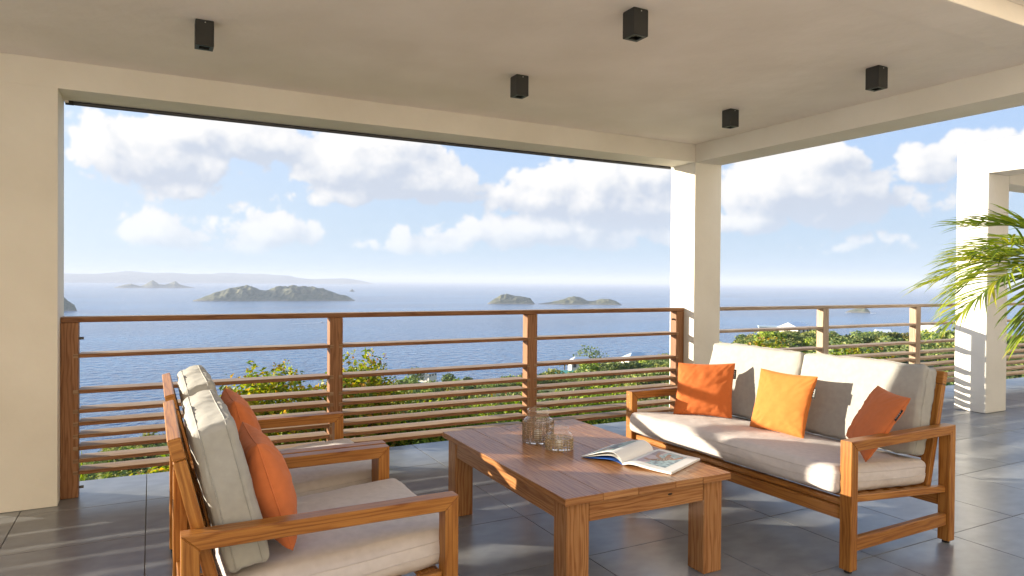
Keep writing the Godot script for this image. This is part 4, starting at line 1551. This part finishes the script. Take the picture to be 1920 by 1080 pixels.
# =====================================================================  the hillside's green
func build_vegetation() -> void:
	var tones := [Color(0.075, 0.12, 0.045), Color(0.14, 0.195, 0.06), Color(0.20, 0.255, 0.075), Color(0.28, 0.30, 0.10)]
	var meshes := []
	for k in 3:
		meshes.append(leaves(420, Vector3(1.0, 0.8, 1.0), 0.30, tones, 40 + k, 0.5, 0.7, 1.6))
	var g := RandomNumberGenerator.new()
	g.seed = 8
	var homes := []
	for c in get_children():
		if c.get_meta("category", "") == "house":
			homes.append([rad_to_deg(atan2(c.position.x, -c.position.z)), Vector2(c.position.x, c.position.z).length(), c.get_meta("width", 8.0)])
	var lists := [[], [], []]
	var tries := 30000
	for i in tries:
		var az := g.randf_range(-14.0, 70.0)
		var far := brow_far(az) + 45.0
		var r := sqrt(lerpf(14.0 * 14.0, far * far, g.randf()))
		if i % 4 == 0:
			r = g.randf_range(14.0, 130.0)
		var a := deg_to_rad(az)
		var clear := wob.get_noise_2d(r * sin(a) * 0.012 + 70.0, r * cos(a) * 0.012)
		if clear > 0.34 and g.randf() < 0.8:
			continue
		var blocked := false
		for h: Array in homes:
			if r > h[1] - 22.0 and r < h[1] + 7.0 and absf(deg_to_rad(az - h[0])) * r < h[2] * 0.6 + 0.5:
				blocked = true
				break
		if blocked:
			continue
		var s: float = g.randf_range(0.45, 1.3) * (0.75 + r / 520.0)
		if g.randf() < 0.05:
			s *= 2.0
		var p := Vector3(r * sin(a), ground(az, r) + s * 0.35, -r * cos(a))
		var b := Basis(Vector3.UP, g.randf() * TAU).scaled(Vector3(s * g.randf_range(0.9, 1.35), s * g.randf_range(0.75, 1.15), s * g.randf_range(0.9, 1.35)))
		var dry := wob.get_noise_2d(r * sin(a) * 0.02 - 30.0, r * cos(a) * 0.02)
		var f := g.randf_range(0.5, 1.5)
		var c := Color(f * (1.0 + clampf(dry, 0.0, 1.0) * 1.1), f * (1.0 + clampf(dry, 0.0, 1.0) * 0.5), f * (1.0 - 0.2 * dry))
		if g.randf() < 0.04:
			c = Color(2.0, 1.9, 0.8)
		elif g.randf() < 0.06:
			c = Color(1.3, 0.95, 0.8)
		lists[i % 3].append([Transform3D(b, p), c])
	for k in 3:
		var mm := MultiMesh.new()
		mm.transform_format = MultiMesh.TRANSFORM_3D
		mm.use_colors = true
		mm.mesh = meshes[k]
		mm.instance_count = lists[k].size()
		for i in lists[k].size():
			mm.set_instance_transform(i, lists[k][i][0])
			mm.set_instance_color(i, lists[k][i][1])
		var o := MultiMeshInstance3D.new()
		o.multimesh = mm
		o.material_override = M.far_leaf
		o.name = numbered("scrub")
		add_child(o)
		tag(o, ["dense green scrub covering the hillside", "rounded bushes mixed through the hillside scrub", "low dry scrub mixed through the hillside"][k], "", "", "stuff")
	# trees that stand out against the sea
	for e in [[20.0, -8.0, 330.0, 4.2, "dark round tree against the sea left of the gabled roof"], [22.6, -8.3, 350.0, 3.4, "square topped dark tree right of the small gabled house"], [24.2, -8.4, 350.0, 2.6, "low dark tree at the shore before the third railing post"], [34.4, -6.9, 300.0, 6.5, "broad pale green tree right of the third railing post"], [46.6, -4.7, 295.0, 3.2, "dark tree at the left end of the ridge above the sofa"], [44.9, -5.2, 292.0, 2.6, "small dark tree beside the corner column on the ridge"], [53.0, -4.2, 400.0, 4.0, "dark tree on the ridge right of the white gabled villa"]]:
		var p := at_polar(e[0], e[1], e[2])
		var t := thing("tree", e[4], "tree", Vector3(p.x, p.y - 1.5, p.z), 0.0, "trees on the hillside")
		var s: float = e[3]
		put("trunk", lathe([Vector2(s * 0.09, -2.0), Vector2(s * 0.06, s * 0.6), Vector2(0.02, s * 1.1)], 7), M.bark, t)
		put("crown", leaves(420, Vector3(s, s * 0.7, s), 1.0, tones, int(s * 10), 0.45, 0.75, 1.6), M.far_leaf, t, Transform3D(Basis(), Vector3(0, s * 0.75, 0))).set_meta("kind", "stuff")
	for e in [[32.3, -7.0, 300.0, 5.0, "small palm tree above the white roofs, against the sea"], [51.6, -3.75, 280.0, 6.0, "palm tree beside the white gabled villa on the ridge"], [29.5, -7.7, 330.0, 5.0, "palm tree left of the third railing post by the water"], [60.1, -3.55, 415.0, 6.0, "palm tree above the white roofs near the pavilion"]]:
		var p := at_polar(e[0], e[1], e[2])
		var h: float = e[3]
		var t := thing("palm_tree", e[4], "palm tree", Vector3(p.x, p.y - h, p.z), 0.0, "palm trees on the hillside")
		put("trunk", tube_mesh([Vector3(0, -2, 0), Vector3(0.2, h * 0.5, 0), Vector3(0, h, 0)], 0.22, 6), M.bark, t)
		var fr := ribbon([Vector3(0, 0, 0), Vector3(1.2, 0.7, 0), Vector3(2.3, 0.5, 0), Vector3(3.1, -0.5, 0)], 0.8, Color(0.10, 0.14, 0.03))
		for k in 12:
			put("frond", fr, M.far_leaf, t, Transform3D(Basis(Vector3.UP, k * 2.4) * Basis(Vector3.BACK, 0.25 * sin(k * 3.1)), Vector3(0, h, 0)))


# =====================================================================  houses and boats far below
func gable(w: float, h: float, d: float, hip: float) -> ArrayMesh:
	var st := SurfaceTool.new()
	st.begin(Mesh.PRIMITIVE_TRIANGLES)
	var a := [Vector3(-w / 2, 0, -d / 2), Vector3(w / 2, 0, -d / 2), Vector3(w / 2, 0, d / 2), Vector3(-w / 2, 0, d / 2), Vector3(-w / 2 + hip, h, 0), Vector3(w / 2 - hip, h, 0)]
	for f in [[0, 1, 5, 4], [2, 3, 4, 5], [1, 2, 5], [3, 0, 4], [0, 3, 2, 1]]:
		var ring := []
		for i in f:
			ring.append(a[i] - Vector3(0, h * 0.3, 0))
		prism_face(st, ring, Vector3.ZERO, Vector2(1, 0), Vector2.ZERO)
	return st.commit()


func villa(label: String, az: float, el: float, r: float, w: float, d: float, yaw: float, roof: Material, wall: Material, hip: float, windows := 3) -> Node3D:
	var p := at_polar(az, el, r) + Vector3(0, 1.6 if el > -4.3 else 1.0, 0)
	var o := thing("villa", label, "house", p, deg_to_rad(-az + yaw), "houses on the hillside")
	o.set_meta("width", w)
	var wh := w * 0.24
	put("wall", board(Vector3(w, wh + 2.6, d), 0.02), wall, o, Transform3D(Basis(), Vector3(0, wh / 2 - 1.3, 0)))
	if hip >= 0.0:
		var rh := w * 0.24
		put("roof", gable(w * 1.12, rh, d * 1.2, hip), roof, o, Transform3D(Basis(), Vector3(0, wh + rh * 0.3, 0)))
	else:
		put("roof", board(Vector3(w * 1.06, 0.5, d * 1.06), 0.03), roof, o, Transform3D(Basis(), Vector3(0, wh + 0.26, 0)))
	for k in windows:
		var x := w * (-0.36 + 0.72 * k / maxf(1.0, windows - 1.0))
		put("window", board(Vector3(w * 0.13, wh * 0.55, 0.12), 0.01), M.window_dark, o, Transform3D(Basis(), Vector3(x, wh * 0.5, d / 2 + 0.02)))
	return o


func build_far_houses() -> void:
	villa("small gabled house with pale blue roof below the second railing bay", 20.9, -8.1, 330.0, 6.5, 5.5, 55.0, M.roof_blue, M.house_wall, 0.0)
	villa("large villa with pale blue hipped roof left of the sofa", 38.3, -7.05, 250.0, 9.5, 7.0, 25.0, M.roof_blue, M.house_wall, 3.2)
	villa("white annexe with pitched roof beside the large blue roofed villa", 37.1, -6.95, 255.0, 5.5, 4.5, 70.0, M.roof_white, M.house_wall, 0.0)
	villa("low house with white hipped roof behind the broad pale tree", 33.7, -7.35, 290.0, 10.0, 6.0, 15.0, M.roof_white, M.house_wall, 3.0)
	villa("two storey white house with small windows among trees", 34.9, -7.15, 295.0, 5.5, 5.0, 10.0, M.roof_white, M.house_wall, -1.0, 4)
	villa("white gabled villa on the ridge above the sofa cushions", 50.35, -4.15, 262.0, 7.5, 7.0, 60.0, M.roof_white, M.house_wall, 0.0)
	villa("blue grey flat roofed house at the top of the ridge", 48.5, -4.15, 268.0, 7.0, 5.0, 5.0, M.roof_blue, M.house_grey, -1.0)
	villa("tiny white house on the ridge between the grey posts", 56.4, -4.0, 405.0, 6.5, 5.0, 20.0, M.roof_white, M.house_wall, 0.0)
	villa("white gabled house on the ridge next to the pavilion", 59.3, -3.75, 405.0, 9.0, 6.0, -25.0, M.roof_white, M.house_wall, 0.0)
	villa("long red roofed house below the ridge near the pavilion", 60.0, -4.45, 380.0, 11.0, 6.0, 0.0, M.roof_red, M.house_wall, 2.0)
	villa("white flat house beside the right grey railing post", 57.7, -4.6, 380.0, 6.0, 5.0, 0.0, M.roof_white, M.house_wall, -1.0)
	villa("white house low on the slope left of the pavilion pillar", 59.7, -4.95, 360.0, 9.0, 6.0, 10.0, M.roof_white, M.house_wall, 2.0)
	villa("house with red pitched roof seen behind the nearest armchair", 0.75, -12.9, 250.0, 8.0, 6.0, 10.0, M.roof_red, M.house_wall, 0.0)
	villa("grey flat house beside the red pitched roof at left", -0.9, -12.95, 262.0, 6.5, 5.0, 0.0, M.roof_white, M.house_grey, -1.0)
	villa("house with turquoise roof between slats right of the third post", 32.2, -8.5, 220.0, 7.0, 5.0, 0.0, M.roof_green, M.house_grey, 0.0)
	villa("grey villa with pale roof below the large blue roofed villa", 39.3, -7.95, 215.0, 7.5, 5.0, 0.0, M.roof_blue, M.house_grey, 2.0)
	villa("white house behind the palm at the right edge", 64.3, -4.3, 380.0, 9.0, 6.0, 15.0, M.roof_white, M.house_wall, 2.0)
	villa("lower white house behind the palm at the right edge", 64.6, -4.95, 350.0, 9.0, 6.0, -10.0, M.roof_white, M.house_wall, -1.0)
	boat("white motorboat with a wake just under the handrail", 12.32, -3.48, 0.30, 90.0)
	boat("small white boat with a long curving wake near the left column", -5.1, -2.3, -0.55, 190.0)


func boat(label: String, az: float, el: float, head: float, wake: float) -> void:
	var r := (EYE - SEA) / tan(deg_to_rad(-el))
	var p := at_polar(az, el, r)
	var o := thing("motorboat", label, "boat", Vector3(p.x, SEA, p.z), -deg_to_rad(az) + head, "boats on the sea")
	var st := SurfaceTool.new()
	st.begin(Mesh.PRIMITIVE_TRIANGLES)
	st.set_smooth_group(0)
	var rows := []
	for i in 9:
		var t := i / 8.0
		var half: float = 1.7 * (1.0 - pow(t, 3.0)) + 0.05
		rows.append([Vector3(-5.5 + 11.0 * t, 1.5 + 0.5 * t, -half), Vector3(-5.5 + 11.0 * t, 0.2 + 0.6 * t * t, -half * 0.7), Vector3(-5.5 + 11.0 * t, -0.3 + 0.8 * t * t, 0), Vector3(-5.5 + 11.0 * t, 0.2 + 0.6 * t * t, half * 0.7), Vector3(-5.5 + 11.0 * t, 1.5 + 0.5 * t, half), Vector3(-5.5 + 11.0 * t, 1.5 + 0.5 * t, -half)])
	sheet(st, rows)
	st.generate_normals()
	put("hull", st.commit(), M.white_paint, o)
	put("cabin", board(Vector3(4.0, 1.5, 2.2), 0.3), M.white_paint, o, Transform3D(Basis(), Vector3(-0.5, 2.3, 0)))
	put("windscreen", board(Vector3(0.1, 0.7, 1.8), 0.02), M.window_dark, o, Transform3D(Basis(Vector3.BACK, 0.4), Vector3(1.65, 2.5, 0)))
	var wk := []
	for i in 25:
		var t := i / 24.0
		var bend := 14.0 * t * t * signf(head)
		var half: float = lerpf(1.6, 3.4, t) * (1.0 - 0.75 * t * t)
		wk.append([Vector3(-5.0 - wake * t, 0.25, bend - half), Vector3(-5.0 - wake * t, 0.35, bend), Vector3(-5.0 - wake * t, 0.25, bend + half)])
	var st2 := SurfaceTool.new()
	st2.begin(Mesh.PRIMITIVE_TRIANGLES)
	st2.set_smooth_group(0)
	sheet(st2, wk, true)
	st2.generate_normals()
	put("wake", st2.commit(), M.foam, o)
